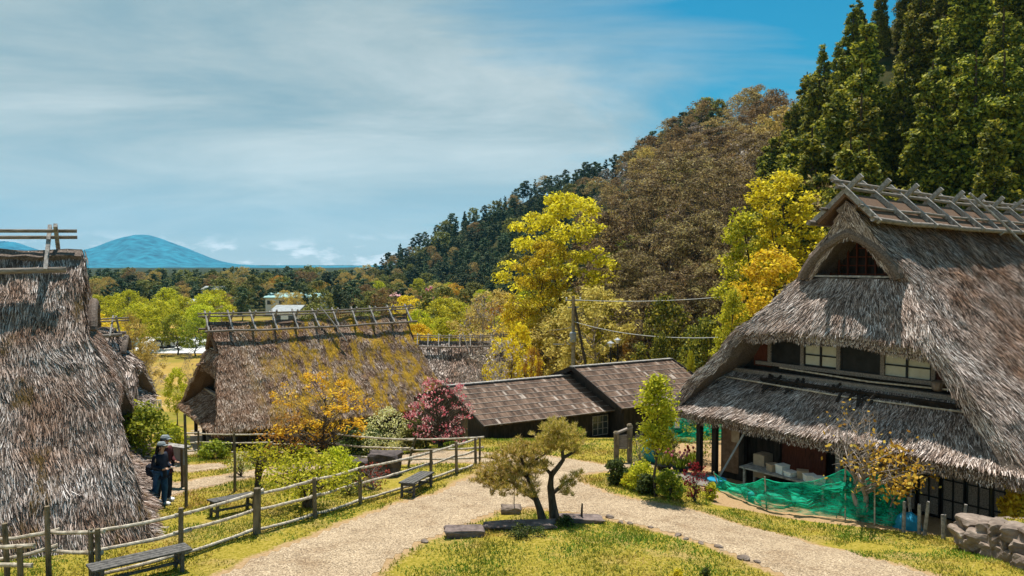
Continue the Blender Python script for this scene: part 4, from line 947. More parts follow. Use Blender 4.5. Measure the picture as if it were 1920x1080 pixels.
# ------------------------------------------------------------------ stones
def rock(name, px, py, size, seed, mat, label, group=None, rot=0, boxy=0.0, sink=0.3, cat='rock'):
    p = gnd(px, py); c = p + Vector((0, 0, size[2] * (1 - sink)))
    return single(name, MB().rock(c, size, seed, 3, rot, boxy), M[mat], p, label, cat, group)
rock('boulder', 672, 892, (0.42, 0.34, 0.34), 3, 'darkstone', 'smaller dark boulder behind the fence, left of the larger flat topped one', boxy=0.4)
rock('boulder', 722, 892, (0.56, 0.42, 0.48), 7, 'darkstone', 'large dark flat topped boulder behind the little bench', boxy=0.5)
rock('edging_slab', 872, 1006, (0.48, 0.26, 0.13), 11, 'slab', 'dark angular block at the left tip of the pine island', boxy=0.6, rot=0.1)
rock('edging_slab', 975, 992, (0.9, 0.24, 0.09), 13, 'slab', 'long low brown slab just left of the pine trunks', boxy=0.6, rot=0.12)
rock('edging_slab', 1088, 978, (0.6, 0.26, 0.085), 15, 'slab', 'low brown slab just right of the pine trunks', boxy=0.6, rot=-0.05)
rock('stone', 958, 962, (0.28, 0.2, 0.12), 17, 'stone', 'pale flat stone on the gravel at the foot of the thin stake', boxy=0.4)
p = gnd(964, 962); single('garden_stake', MB().tube([p, p + Vector((0, 0, 0.9))], 0.012, 5), M['post'], p, 'very thin stake rising from the pale stone left of the pines', 'stake')
rr = random.Random(77)
edge = [(1145, 973), (1165, 980), (1180, 983), (1215, 992), (1268, 1008), (1283, 1012), (1318, 1022), (1345, 1030), (1392, 1047), (1420, 1058), (800, 1018)]
for i, (px, py) in enumerate(edge):
    k = rr.uniform(0.7, 1.3); rock('edging_stone', px + rr.uniform(-5, 5), py + rr.uniform(-4, 4), (0.10 * k, 0.07 * k, 0.04 * k), 20 + i, 'stone', 'small pale stone set along the edge of the gravel path', 'stones edging the gravel path', rot=rr.uniform(0, 3), cat='stone')
# dry stone retaining wall, right foreground
wall = empty('stone_wall', (10.35, 15.5, g(10.1, 15.5)), 0, 'dry wall of rounded field stones holding up a grass bank, bottom right corner', 'wall')
wm = MB(); cap_ = MB(); seed = 100
for (ax, ay, bx, by) in ((10.5, 16.8, 10.68, 13.0), (10.6, 16.95, 14.5, 17.05)):
    L = math.hypot(bx - ax, by - ay); x = 0
    for row in range(3):
        x = rr.uniform(-0.2, 0)
        while x < L:
            w = rr.uniform(0.34, 0.62); t = (x + w / 2) / L; px_, py_ = ax + (bx - ax) * t, ay + (by - ay) * t; zb = g(10.0, min(py_, 17)) if bx - ax < 1 else g(px_, 17.4)
            wm.rock((px_ + rr.uniform(-.05, .05) - (0.08 * (2 - row) if bx - ax < 1 else 0), py_ + rr.uniform(-.05, .05), zb + 0.1 + row * 0.24), (w * 0.62, 0.28 if bx - ax > 1 else w * 0.55, 0.19), seed, 3, rr.uniform(0, 3), 0.12); seed += 1; x += w * 0.92
wm.build('stonework', M['stone'], wall, smooth=False)

# ------------------------------------------------------------------ the niwaki pines in front
def bonsai(label, base, trunk, tr, limbs, pads, seed, leafn=330):
    """trunk / limbs: polylines of (px, py, depth offset) at the base's depth; pads: (px, py, depth offset, radius px, flatness)"""
    d0 = base.y; T = lambda q: at(q[0], q[1], d0 + q[2]); rr = random.Random(seed); rng = np.random.default_rng(seed)
    root = empty('pine_tree', base, 0, label, 'pine tree')
    mb = MB(); pts = [T(q) for q in trunk]; pts[0].z = base.z - 0.1; mb.tube(pts, [tr * (1.35 if i == 0 else 1 - 0.75 * i / (len(pts) - 1)) for i in range(len(pts))], 8)
    mb.build('trunk', M['bark'], root, smooth=True)
    for l in limbs: MB().tube([T(q) for q in l], [tr * .5 * (1 - .7 * i / (len(l) - 1)) for i in range(len(l))], 6).build('branch', M['bark'], root, smooth=True)
    C = []; Rr = []
    for (x, y, dz, r, fl) in pads:
        c = T((x, y, dz)); rm = r / FPX * d0
        n = max(6, int(33 * (rm / 0.35) ** 2))
        for _ in range(n):
            o = Vector((rr.gauss(0, .55), rr.gauss(0, .55), rr.gauss(0, .5) * fl)); 
            if o.length > 1.25: o *= 1.1 / o.length
            C.append(tuple(c + o * rm)); Rr.append(0.075)
    V, F = leaves(rng, C, Rr, 42, 0.012, aspect=9, up=0.75, flat=0.8, needle=True)
    link(bpy.data.objects.new('needles', npmesh('needles', V - np.array(base), [F], M['needle'])), root)
    return root
bL = gnd(1021, 984); bL.z = g(bL.x, bL.y); bR = gnd(1041, 976); bR.z = g(bR.x, bR.y)
bonsai('left leaning garden pine on the grass island, with a broad layered crown', bL, [(1021, 984, 0), (1012, 955, 0), (1002, 928, .02), (990, 895, .05), (982, 872, 0), (975, 852, 0)], 0.10,
       [[(1000, 925, 0), (960, 905, -.2), (925, 895, -.3)], [(990, 895, 0), (955, 870, .2), (920, 858, .2)], [(985, 880, 0), (1010, 858, .2), (1025, 850, .2)], [(1006, 938, 0), (985, 925, -.35), (968, 915, -.5)]],
       [(918, 885, -.2, 34, .5), (945, 862, .1, 40, .5), (975, 842, 0, 38, .45), (1000, 850, .2, 30, .45), (955, 905, -.3, 36, .45), (985, 880, -.1, 30, .5), (930, 905, 0, 30, .5), (1012, 868, .2, 22, .5), (990, 915, -.4, 24, .5), (968, 885, .4, 34, .5), (905, 897, 0, 18, .5)], 5)
bonsai('right garden pine on the grass island, with a tall crown on a bent stem', bR, [(1041, 976, 0), (1036, 945, 0), (1032, 912, 0), (1034, 890, 0), (1046, 876, 0), (1056, 862, 0), (1054, 842, 0), (1050, 822, 0)], 0.11,
       [[(1034, 890, 0), (1020, 875, .1), (1004, 868, .2)], [(1036, 925, 0), (1060, 905, -.1), (1075, 898, -.2)], [(1056, 858, 0), (1072, 850, 0), (1080, 846, .1)]],
       [(1048, 812, 0, 42, .5), (1030, 825, .1, 30, .5), (1070, 825, -.1, 28, .5), (1050, 832, .3, 34, .4), (1040, 798, 0, 24, .5), (1082, 848, .1, 13, .5), (1066, 905, -.2, 20, .55), (1080, 890, -.2, 14, .5), (1060, 925, -.1, 13, .5), (1015, 873, .2, 14, .5)], 6)
single('stump_stake', MB().tube([gnd(1090, 978), gnd(1090, 978) + Vector((0.02, 0, 0.45))], [0.035, 0.02], 6), M['bark'], gnd(1090, 978), 'short dark stake just right of the two garden pines', 'stake')

# ------------------------------------------------------------------ shrubs and small garden trees
def bush(label, px, pyb, wpx, hpx, leaf, seed, name='shrub', bark='bark', per=40, size=0.05, dens=1.0, base=0.12, aspect=1.6, shape='round', d=None, gap=0.0, twig=1, limbs=9, tr=0.03, multi=3, group=None, cat='shrub', cr=None, up=0.4, hang_=0):
    if d is None: p = gnd(px, pyb)
    else:
        a, b_ = ray(px, pyb); p = Vector((a * d, d, g(a * d, d)))
    h = hpx / FPX * p.y; w = wpx / FPX * p.y; c = cr or 0.16 * (h * w * w) ** (1 / 3) + 0.05
    n = int(dens * 38); mb, V, F = tree_mesh(seed, h, w * 0.92, tr, base, n, c, per, size, shape, aspect, up, 0.75, hang=hang_, limbs=limbs, twig=twig, multi=multi, gap=gap)
    root = empty(name, p, 0, label, cat, group)
    link(bpy.data.objects.new('stems', mb.mesh('stems', M[bark], smooth=True)), root)
    link(bpy.data.objects.new('foliage', npmesh('foliage', V, [F], M[leaf])), root)
    return root
bush('fresh green shrub just left of the two visitors', 262, 905, 128, 142, 'green', 1, per=75, size=0.065, dens=1.6, tr=0.04, base=0.3)
bush('bright green bush behind the visitors near the house corner', 318, 872, 60, 75, 'lime', 2, per=60, size=0.06, dens=1.2)
bush('pale yellow azalea in bud by the thin stake', 452, 893, 46, 44, 'cream', 3, per=18, size=0.035, dens=0.9, gap=.2)
bush('yellow green sapling with a forked dark trunk', 482, 912, 120, 78, 'lime', 4, per=26, size=0.05, dens=0.9, tr=0.10, multi=2, base=0.5, gap=.2)
bush('spreading yellow green shrub on a stout twisted trunk inside the fence', 578, 952, 180, 92, 'lime', 5, per=34, size=0.05, dens=1.8, tr=0.12, multi=2, base=0.42, limbs=14, up=.8)
bush('leafy yellow bush against the boulders', 632, 905, 84, 60, 'lime', 6, per=46, size=0.05, dens=1.2)
bush('bare twiggy shrub with a few red leaves below the boulders', 700, 918, 84, 48, 'redleaf', 7, per=5, size=0.05, dens=1.0, twig=4, bark='palebark', limbs=26, tr=0.02)
bush('small twiggy bush beside the boulders', 655, 928, 60, 40, 'olive', 8, per=14, size=0.045, dens=.8, twig=3, limbs=16, tr=0.015)
bush('shrub with creamy white flowers against the mossy house', 722, 850, 96, 88, 'cream', 9, per=30, size=0.05, dens=1.6, d=30.5)
bush('dull green bush at the right end of the mossy house', 778, 842, 60, 60, 'olive', 10, per=70, size=0.07, dens=1.2, d=31)
bush('low dark green hedge bush under the mossy eaves', 668, 850, 120, 46, 'darkgreen', 11, per=90, size=0.07, dens=1.4, d=31.5)
bush('low green plant bed by the red wall', 560, 862, 70, 26, 'lime', 12, per=50, size=0.06, dens=1.0)
bush('low green plants below the red wall', 500, 862, 60, 24, 'darkgreen', 13, per=50, size=0.06, dens=1.0)
bush('green plant clump by the far fence post', 400, 862, 66, 32, 'green', 14, per=50, size=0.06, dens=1.0)
bush('small weeping tree covered in deep pink blossom', 824, 832, 150, 128, 'pink', 15, name='blossom_tree', per=24, size=0.06, dens=2.6, cr=0.24, d=30.5, cat='blossom tree', base=0.1, tr=0.06, twig=4, limbs=40, gap=.25, hang_=1)
bush('feathery orange and amber maple in front of the mossy roof', 602, 880, 236, 165, 'maple', 16, name='maple_tree', per=40, size=0.06, dens=2.6, cat='maple tree', base=0.3, tr=0.06, multi=2, limbs=36, twig=3, d=27.5, up=1.2, gap=.25, cr=0.26)
bush('orange twiggy maple under the amber one', 548, 872, 120, 88, 'orange', 17, name='maple_tree', per=22, size=0.05, dens=1.5, cat='maple tree', base=0.3, tr=0.05, multi=2, twig=3, limbs=20, d=27.0, gap=.2)
bush('dark trunked little maple right of the amber one', 604, 862, 90, 76, 'amber', 18, name='maple_tree', per=16, size=0.05, dens=1.1, cat='maple tree', base=0.4, tr=0.12, multi=2, twig=2, d=28.5, gap=.25)
# right of the junction
bush('young tree with an upright feathery lime crown by the flower pots', 1231, 932, 70, 226, 'lime', 19, name='young_tree', per=46, size=0.055, dens=2.6, base=0.40, shape='column', tr=0.045, multi=1, cat='tree', twig=1, limbs=20)
bush('dark evergreen bush at the path corner', 1158, 908, 48, 44, 'darkgreen', 20, per=70, size=0.045, dens=1.1)
bush('yellow green bush between the path corner and the young tree', 1203, 918, 66, 46, 'lime', 21, per=70, size=0.045, dens=1.3)
bush('deep green low bush left of the young tree', 1215, 926, 42, 34, 'darkgreen', 22, per=60, size=0.045)
bush('leafy bush at the foot of the young tree', 1256, 935, 54, 50, 'green', 23, per=44, size=0.05, dens=1.0)
bush('tiny yellow flowering plant in the corner bed', 1178, 915, 18, 26, 'yellow', 24, per=26, size=0.04, dens=.6, group=None)
bush('bare grey shrub in front of the wooden sign', 1198, 900, 44, 110, 'olive', 25, per=3, size=0.05, dens=.9, twig=3, limbs=18, tr=0.03, bark='palebark')
bush('red stemmed shrub in front of the flower pots', 1302, 940, 46, 74, 'redleaf', 26, per=14, size=0.04, dens=.9, twig=3, limbs=22, tr=0.016, multi=4)
bush('small yellow green weed clump by the blue tub', 1332, 938, 26, 30, 'lime', 27, per=30, size=0.045, dens=.6)
bush('silvery bush behind the flower pots', 1255, 868, 40, 60, 'olive', 28, per=36, size=0.05, dens=1.0)
bush('orange budded persimmon tree with pale bare branches before the net', 1618, 978, 250, 215, 'orange', 29, name='persimmon_tree', per=3, size=0.07, dens=1.4, bark='palebark', twig=4, limbs=26, tr=0.09, multi=2, base=0.4, cat='tree', gap=.1)
bush('leafy amber and green bough tree by the dark sliding doors', 1668, 985, 150, 145, 'orange', 30, name='persimmon_tree', per=18, size=0.075, dens=1.2, bark='palebark', twig=1, limbs=16, tr=0.04, multi=2, base=0.5, cat='tree')
bush('olive bush under the right corner of the eaves', 1905, 960, 60, 95, 'amber', 31, per=50, size=0.07, dens=1.0, d=18.2)
bush('slender shrub in the yard behind the left eave post', 1312, 868, 56, 86, 'green', 32, per=16, size=0.05, dens=.9, twig=2, d=28)
bush('tiny dark sprout on the grass island nearest the camera', 1322, 1085, 14, 20, 'darkgreen', 33, per=30, size=0.02, dens=.5)
bush('yellow sprout on the grass island', 1270, 1086, 20, 16, 'yellow', 34, per=30, size=0.02, dens=.5)
bush('dark mossy tuft at the foot of the garden pines', 1058, 986, 36, 16, 'darkgreen', 35, per=40, size=0.025, dens=.6)
bush('round dark moss cushion left of the garden pines', 985, 1006, 90, 16, 'darkgreen', 36, per=40, size=0.025, dens=.8)
bush('agave like green rosette by the shed window', 1085, 835, 30, 22, 'green', 37, per=14, size=0.03, aspect=6, dens=.6, d=31.5)

# things round the yard
def potted(label, px, py, seed, flower):
    p = gnd(px, py); root = empty('flower_pot', p, 0, label, 'flower pot')
    MB().lathe(p, [(0.2, 0), (0.27, 0.22), (0.29, 0.24), (0.25, 0.24)], 12).build('pot', M['black'], root, smooth=False)
    rng = np.random.default_rng(seed); V, F = leaves(rng, [tuple(p + Vector((0, 0, 0.42)))], [0.32], 260, 0.03, aspect=7, up=1.6, flat=0.6, needle=True)
    link(bpy.data.objects.new('leaves', npmesh('leaves', V - np.array(p), [F], M['green'])), root)
    rr = random.Random(seed)
    for k in range(7):
        q = p + Vector((rr.uniform(-.28, .28), rr.uniform(-.2, .2), rr.uniform(.55, .8))); mb = MB().tube([p + Vector((0, 0, .25)), q], 0.008, 4)
        mb.build('stem', M['green'], root); MB().lathe(q, [(0.01, 0), (0.045, 0.03), (0.04, 0.09), (0.02, 0.11)], 7).build('blossom', M[flower], root)
potted('pot of tulips standing leftmost on the stone slab', 1245, 884, 1, 'pink')
potted('middle pot of tulips on the stone slab', 1276, 890, 2, 'pink')
potted('pot of tulips nearest the eave post', 1300, 880, 3, 'redleaf')
p = gnd(1282, 898); single('stone_slab', MB().box((p.x, p.y, p.z + 0.02), (1.9, 1.3, 0.1), Matrix.Rotation(R(-30), 3, 'Z')), M['plinth'], p, 'flat grey stone slab under the flower pots', 'slab')
p = gnd(1226, 868); single('wrapped_bundle', MB().rock(p + Vector((0, 0, .42)), (0.38, 0.34, 0.5), 5, 3), M['teal'], p, 'teal plastic wrapped bundle behind the young tree', 'bundle')
p = gnd(1344, 915); r_ = empty('tub', p, 0, 'round blue plastic tub at the end of the green net', 'tub'); MB().lathe(p, [(0.2, 0), (0.27, 0.26), (0.29, 0.28), (0.26, 0.28), (0.19, 0.05)], 14).build('bowl', M['bluep'], r_); MB().lathe(p + Vector((0, 0, .27)), [(0.3, 0), (0.31, .02), (0.3, .035)], 14).build('rim', M['bluep'], r_)
p = gnd(1408, 940); single('blue_can', MB().lathe(p, [(0.09, 0), (0.1, .02), (0.1, .24), (0.07, .27), (0.04, .29)], 10), M['bluep'], p, 'small blue can on the ground in front of the net', 'can')
# net sagging between stakes
def net(name, label, tops, bots, n=40, sag=0.12, seed=0, group=None):
    rr = random.Random(seed); T = [Vector(t) for t in tops]; B = [Vector(t) for t in bots]; k = len(T) - 1; P = []
    root = empty(name, B[0], 0, label, 'net')
    for j in range(13):
        row = []
        for i in range(n * k + 1):
            s_ = i // n if i < n * k else k - 1; t = (i - s_ * n) / n
            a = T[s_].lerp(T[s_ + 1], t) - Vector((0, 0, 4 * sag * t * (1 - t))); b = B[s_].lerp(B[s_ + 1], t); q = a.lerp(b, j / 12)
            w = 0.26 * math.sin(j / 12 * math.pi) + 0.04
            q += Vector((mnoise.noise(q * 2.2 + Vector((seed, 0, 0))), mnoise.noise(q * 2.2 + Vector((5, seed, 0))), 0.4 * mnoise.noise(q * 3.1))) * w * 1.6; row.append(q)
        P.append(row)
    mb = MB(); m = len(P[0]); mb.add([q for r_ in P for q in r_], [(i * m + j, i * m + j + 1, (i + 1) * m + j + 1, (i + 1) * m + j) for i in range(12) for j in range(m - 1)])
    mb.build('netting', M['net'], root, smooth=True)
    # gathered folds
    for q in range(5):
        a = 1 + q * 2.3; pts = [P[min(12, max(0, int(a + 1.5 * math.sin(i * 0.11 + q))))][i] + Vector((0, -0.02, 0)) for i in range(0, m, 3)]
        MB().tube(pts, 0.016, 4).build('fold', M['net'], root, smooth=True)
    MB().tube([p_ + Vector((0, 0, .005)) for p_ in P[0][::3]], 0.014, 5).build('edge_cord', M['net'], root)
    for p_, q_ in zip(T, B): MB().tube([(q_.x, q_.y, g(q_.x, q_.y) - .1), p_ + Vector((0, 0, .06))], 0.02, 6).build('stake', M['bamboo'], root)
    return root
def gp(px, py, d): a = at(px, py, d); return a
NB = [gnd(1352, 921), gnd(1438, 958), gnd(1585, 975), gnd(1640, 985), gnd(1702, 992)]
NB = [q + Vector((0, 0, 0.03)) for q in NB]
net('green_net', 'long green net sagging along the yard in front of the big farmhouse', [at(x, y, q.y + .15) for (x, y), q in zip(((1338, 888), (1434, 897), (1585, 878), (1640, 886), (1708, 922)), NB)], NB, sag=0.27, seed=3)
net('green_net', 'green net hung up behind the yard, left of the eave posts', [gp(1258, 772, 31), gp(1330, 778, 30.5), gp(1392, 778, 30)], [gp(1256, 830, 31), gp(1332, 826, 30.5), gp(1392, 830, 30)], sag=0.05, seed=8)
for k, px in enumerate((1270, 1288)):
    q = at(px, 786, 30.8); c = MB(); c.box((q.x, q.y, q.z - 0.18), (0.22, 0.03, 0.38), taper=0.8); c.box((q.x, q.y, q.z + 0.02), (0.3, 0.03, 0.06)); single('hung_cloth', c, M['white'], q, ('left' if k == 0 else 'right') + ' white cloth hung on the green net behind the yard', 'cloth')
p = gnd(1568, 972); q = at(1588, 872, p.y - .1)
single('cane', MB().tube([p, q], [0.018, 0.012], 6), M['palebark'], p, 'thin pale cane leaning in front of the green net', 'cane')
p = loc_big(-0.9, 3.0, 0); single('leaning_plank', MB().beam(loc_big(0.05, 3.25, 0.05), loc_big(0.55, 2.55, 1.75), 0.1, 0.05), M['greymetal'], loc_big(0.05, 3.25, 0), 'long grey plank leaning against the house wall under the eaves', 'plank')
tb = empty('work_table', loc_big(0.5, 1.0, 0), math.atan2(v.y, v.x), 'long low table under the eaves stacked with white crates', 'table')
MB().box((0, 0, 0.62), (0.7, 3.0, 0.05)).build('table_top', M['greywood'], tb, org=(0, 0, 0))
for x_ in (-.28, .28):
    for y_ in (-1.35, 1.35): MB().box((x_, y_, 0.3), (0.07, 0.07, 0.6)).build('leg', M['greywood'], tb, org=(0, 0, 0))
rr = random.Random(5)
for k in range(7):
    y_ = 0.9 - k * 0.33; hgt = rr.uniform(0.12, 0.26); q = loc_big(0.45 + rr.uniform(-.12, .12), y_ + .6, 0.65); c = MB(); rz_ = Matrix.Rotation(rr.uniform(-.5, .5), 3, 'Z')
    c.box(q + Vector((0, 0, hgt / 2)), (0.3, 0.26, hgt), rz_, taper=1.1); c.box(q + Vector((0, 0, hgt + 0.01)), (0.35, 0.3, 0.025), rz_)
    single('crate', c, M['white' if k % 3 else 'card'], q, 'small white plastic crate piled on the table under the eaves', 'crate', 'crates on the table under the eaves')
for px_, py_, pz_, s_, m__, lb in ((0.95, 2.15, 0.62, (0.5, 0.4, 0.75), 'card', 'tall cardboard box at the left end of the work table'), (1.0, 3.25, 1.35, (0.05, 0.3, 0.4), 'card', 'small pale board fixed to the eave post')):
    q = loc_big(px_, py_, pz_); c = MB(); c.box(q, s_, Matrix.Rotation(math.atan2(v.y, v.x), 3, 'Z')); c.box(q + Vector((0, 0, s_[2] / 2 + .008)), (s_[0] * .96, s_[1] * .5, 0.012), Matrix.Rotation(math.atan2(v.y, v.x), 3, 'Z')); single('box', c, M[m__], q, lb, 'box')
rr = random.Random(15)
for k in range(9):
    q = loc_big(-0.55 + rr.uniform(-.35, .3), -3.0 - k * 0.22 + rr.uniform(-.1, .1), 0); q.z = g(q.x, q.y); h = rr.uniform(0.4, 0.95)
    single('old_stake', MB().tube([q - Vector((0, 0, .1)), q + Vector((rr.uniform(-.1, .1), rr.uniform(-.1, .1), h))], [0.05, 0.04], 7), M['greywood'], q, 'old grey stake stuck in the ground by the sliding doors', 'stake', 'old stakes by the sliding doors')
q = loc_big(-0.3, -3.0, 0.3); single('tarp_bundle', MB().rock(q, (0.35, 0.3, 0.4), 9, 3), M['bluep'], q, 'crumpled blue tarp bundle at the right end of the net', 'tarp')
q = loc_big(-0.45, -0.6, 0.3); q = loc_big(0.3, -1.6, 0.3); c = MB(); c.box(q, (0.6, 0.9, 0.5), Matrix.Rotation(.6, 3, 'Z')); c.box(q + Vector((0, 0, .27)), (0.66, 0.96, 0.04), Matrix.Rotation(.6, 3, 'Z')); single('chest', c, M['darkwood'], q, 'low dark chest behind the middle of the net', 'chest')

# ------------------------------------------------------------------ poles, wires, lamps, far buildings
def gd(px, d): a = ray(px, 600)[0] * d; return Vector((a, d, g(a, d)))
def utility_pole(label, px, pyt, d, box=False, brace=False):
    b = gd(px, d); top = ray(px, pyt)[1] * d; root = empty('utility_pole', b, 0, label, 'utility pole')
    MB().tube([b - Vector((0, 0, .3)), (b.x, b.y, top)], [0.2, 0.13], 10).build('mast', M['concrete'], root, smooth=True)
    for z_, w in ((top - 0.35, 1.3), (top - 0.9, 0.9)): MB().beam((b.x - w / 2, b.y, z_), (b.x + w / 2, b.y + .2, z_), 0.09, 0.09).build('crossarm', M['greymetal'], root)
    for k in (-.55, 0, .55): MB().lathe((b.x + k, b.y + k * .15, top - 0.3), [(0.04, 0), (0.07, .05), (0.05, .12), (0.07, .16), (0.03, .22)], 8).build('insulator', M['white'], root)
    if box:
        MB().lathe((b.x - .05, b.y - .38, top - 3.6), [(0.2, 0), (0.27, .05), (0.27, .72), (0.2, .8)], 12).build('transformer', M['greymetal'], root)
        MB().beam((b.x - 1.6, b.y, top - 3.8), (b.x + .3, b.y, top - 3.8), 0.07, 0.07).build('crossarm', M['greymetal'], root)
    if brace: e_ = gd(px + 42, d - 1.5); MB().tube([(b.x + .1, b.y, top - 0.8), e_ - Vector((0, 0, .2))], [0.1, 0.13], 8).build('strut', M['bark'], root)
    return b, top
pb, ptop = utility_pole('concrete utility pole with a transformer and a slanting strut above the gabled shed', 1075, 555, 58, True, True)
pb2, ptop2 = utility_pole('smaller dark utility pole among the tan trees, left of the tall one', 972, 578, 78)
def wire(label, a, b, sag):
    a, b = Vector(a), Vector(b); pts = [a.lerp(b, t) - Vector((0, 0, 4 * sag * t * (1 - t))) for t in np.linspace(0, 1, 24)]
    single('power_line', MB().tube(pts, 0.028, 5), M['wire'], a, label, 'cable')
wire('upper thin cable from the tall utility pole towards the slope on the right', (pb.x, pb.y, ptop - .3), at(1520, 535, 52), 0.5)
wire('lower pale cable sagging from the tall pole behind the big thatched roof', (pb.x, pb.y, ptop - 2.0), at(1420, 628, 40), 0.6)
wire('cable between the two utility poles', (pb.x, pb.y, ptop - 2.4), (pb2.x, pb2.y, ptop2 - 1.6), 0.5)
for px, pyt, d, lb in ((1145, 644, 50, 'left street lamp behind the gabled shed'), (1158, 638, 52, 'right street lamp behind the gabled shed')):
    b = gd(px, d); top = ray(px, pyt)[1] * d; r_ = empty('street_lamp', b, 0, lb, 'street lamp')
    MB().tube([b - Vector((0, 0, .2)), (b.x, b.y, top)], [0.07, 0.05], 8).build('mast', M['black'], r_)
    MB().lathe((b.x, b.y, top - .25), [(0.05, 0), (0.11, .05), (0.13, .22)], 8).build('lantern', M['white'], r_); MB().lathe((b.x, b.y, top + .03), [(0.26, 0), (0.08, .12), (.02, .15)], 10).build('lamp_hat', M['greymetal'], r_)
def far_building(label, px0, px1, pyr, d, h, roofmat, wallmat='white', depth=8, pitch=1.0):
    x0, x1 = ray(px0, 500)[0] * d, ray(px1, 500)[0] * d; zt = ray(px0, pyr)[1] * d; zw = zt - pitch; cx = (x0 + x1) / 2; z0 = min(g(cx, d), zw - h); root = empty('building', (cx, d, z0), 0, label, 'building')
    MB().box((cx, d + depth / 2, (z0 + zw) / 2), (x1 - x0 - .8, depth, zw - z0)).build('wall', M[wallmat], root)
    r_ = MB(); y0, y1 = d - .5, d + depth + .5; ym = (y0 + y1) / 2
    r_.add([(x0, y0, zw), (x1, y0, zw), (x1, ym, zt), (x0, ym, zt), (x0, y1, zw), (x1, y1, zw), (x0, y0, zw - .15), (x1, y0, zw - .15), (x1, y1, zw - .15), (x0, y1, zw - .15)], [(0, 1, 2, 3), (3, 2, 5, 4), (6, 9, 8, 7), (0, 6, 7, 1), (4, 5, 8, 9), (0, 3, 4, 9, 6), (1, 7, 8, 5, 2)])
    r_.build('roof', M[roofmat], root); n = max(2, int((x1 - x0) / 2.6))
    for k in range(n): MB().box((x0 + (x1 - x0) * (k + .5) / n, d - 0.03, zw - 1.3), (1.3, 0.08, 1.0)).build('window', M['glass'], root)
far_building('little grey roofed building highest among the dark pines', 374, 416, 537, 205, 2.6, 'roofgrey')
far_building('pale roofed building just left of the mossy house ridge', 344, 392, 562, 150, 2.6, 'roofgrey')
far_building('long building with a teal sheet roof beyond the mossy ridge', 494, 606, 550, 185, 3.0, 'roofteal')
far_building('grey roofed building peeping through the ridge frame of the mossy house', 505, 560, 574, 140, 2.4, 'roofgrey')
b = gd(748, 165); zt = ray(748, 544)[1] * 165; r_ = empty('pavilion', b, 0, 'open pavilion with a pink pyramid roof at the foot of the wooded hill', 'pavilion')
MB().lathe((b.x, b.y, zt - 1.3), [(2.2, 0), (2.1, .1), (1.0, .7), (0.1, 1.3)], 8).build('roof', M['roofpink'], r_)
for k in range(4): a = k * math.pi / 2 + .78; MB().tube([(b.x + 1.6 * math.cos(a), b.y + 1.6 * math.sin(a), b.z), (b.x + 1.6 * math.cos(a), b.y + 1.6 * math.sin(a), zt - 1.2)], 0.08, 6).build('post', M['greymetal'], r_)
# car park, white railing, cars
cp = MB(); c0 = ray(196, 652)[0] * 118; c1 = ray(400, 652)[0] * 118; nxs, nys = 24, 8; vs = []; fs = []
for j in range(nys + 1):
    for i in range(nxs + 1): x = c0 - 30 + (c1 - c0 + 45) * i / nxs; y = 107 + 24 * j / nys; vs.append((x, y, g(x, y) + 0.06))
for j in range(nys):
    for i in range(nxs): a = j * (nxs + 1) + i; fs.append((a, a + 1, a + nxs + 2, a + nxs + 1))
cp.add(vs, fs); tag(cp.build('car_park', M['asphalt'], None, org=(0, 0, 0)), kind='structure')
def car(label, px, d, rz, mat):
    b = gd(px, d) + Vector((0, 0, .06)); r_ = empty('parked_car', b, rz, label, 'car', 'cars in the far car park'); L, Wc = 4.2, 1.75
    body = MB(); prof = [(-2.1, .3), (-2.12, .75), (-1.7, .92), (-0.95, 1.0), (1.25, 1.0), (2.0, .92), (2.1, .7), (2.1, .3)]
    vs = [(x, s * Wc / 2, z) for s in (-1, 1) for x, z in prof]; k = len(prof)
    body.add(vs, [tuple(range(k))[::-1], tuple(range(k, 2 * k))] + [(i, (i + 1) % k, k + (i + 1) % k, k + i) for i in range(k)]); body.build('body', M[mat], r_, org=(0, 0, 0))
    cb = MB(); cb.add([(-1.1, -.8, 1.0), (1.6, -.8, 1.0), (1.6, .8, 1.0), (-1.1, .8, 1.0), (-.4, -.66, 1.45), (1.2, -.66, 1.45), (1.2, .66, 1.45), (-.4, .66, 1.45)], [(4, 5, 6, 7), (0, 1, 5, 4), (1, 2, 6, 5), (2, 3, 7, 6), (3, 0, 4, 7)]); cb.build('cabin', M['glass'], r_, org=(0, 0, 0))
    for x in (-1.3, 1.3):
        for s in (-1, 1): MB().tube([(x, s * .7, .32), (x, s * .9, .32)], .32, 12).build('wheel', M['black'], r_, org=(0, 0, 0))
car('white car parked under the lime trees, left of the other white one', 300, 114, .3, 'white'); car('white car parked closest to the mossy house', 318, 116, .5, 'white'); car('teal car parked at the left of the car park', 232, 115, .2, 'roofteal')
rl = gnd(262, 770); rl2 = gnd(302, 768); r_ = empty('railing', rl, 0, 'white painted railing across the lane between the two roofs', 'railing'); n = 9
for k in range(n + 1):
    q = rl.lerp(rl2, k / n); MB().box(q + Vector((0, 0, .4)), (0.09, .09, .85)).build('baluster', M['white'], r_)
for z_ in (.82, .2): MB().beam(rl + Vector((0, -.06, z_)), rl2 + Vector((0, -.06, z_)), .08, .08).build('handrail', M['white'], r_)
p = gnd(205, 772)

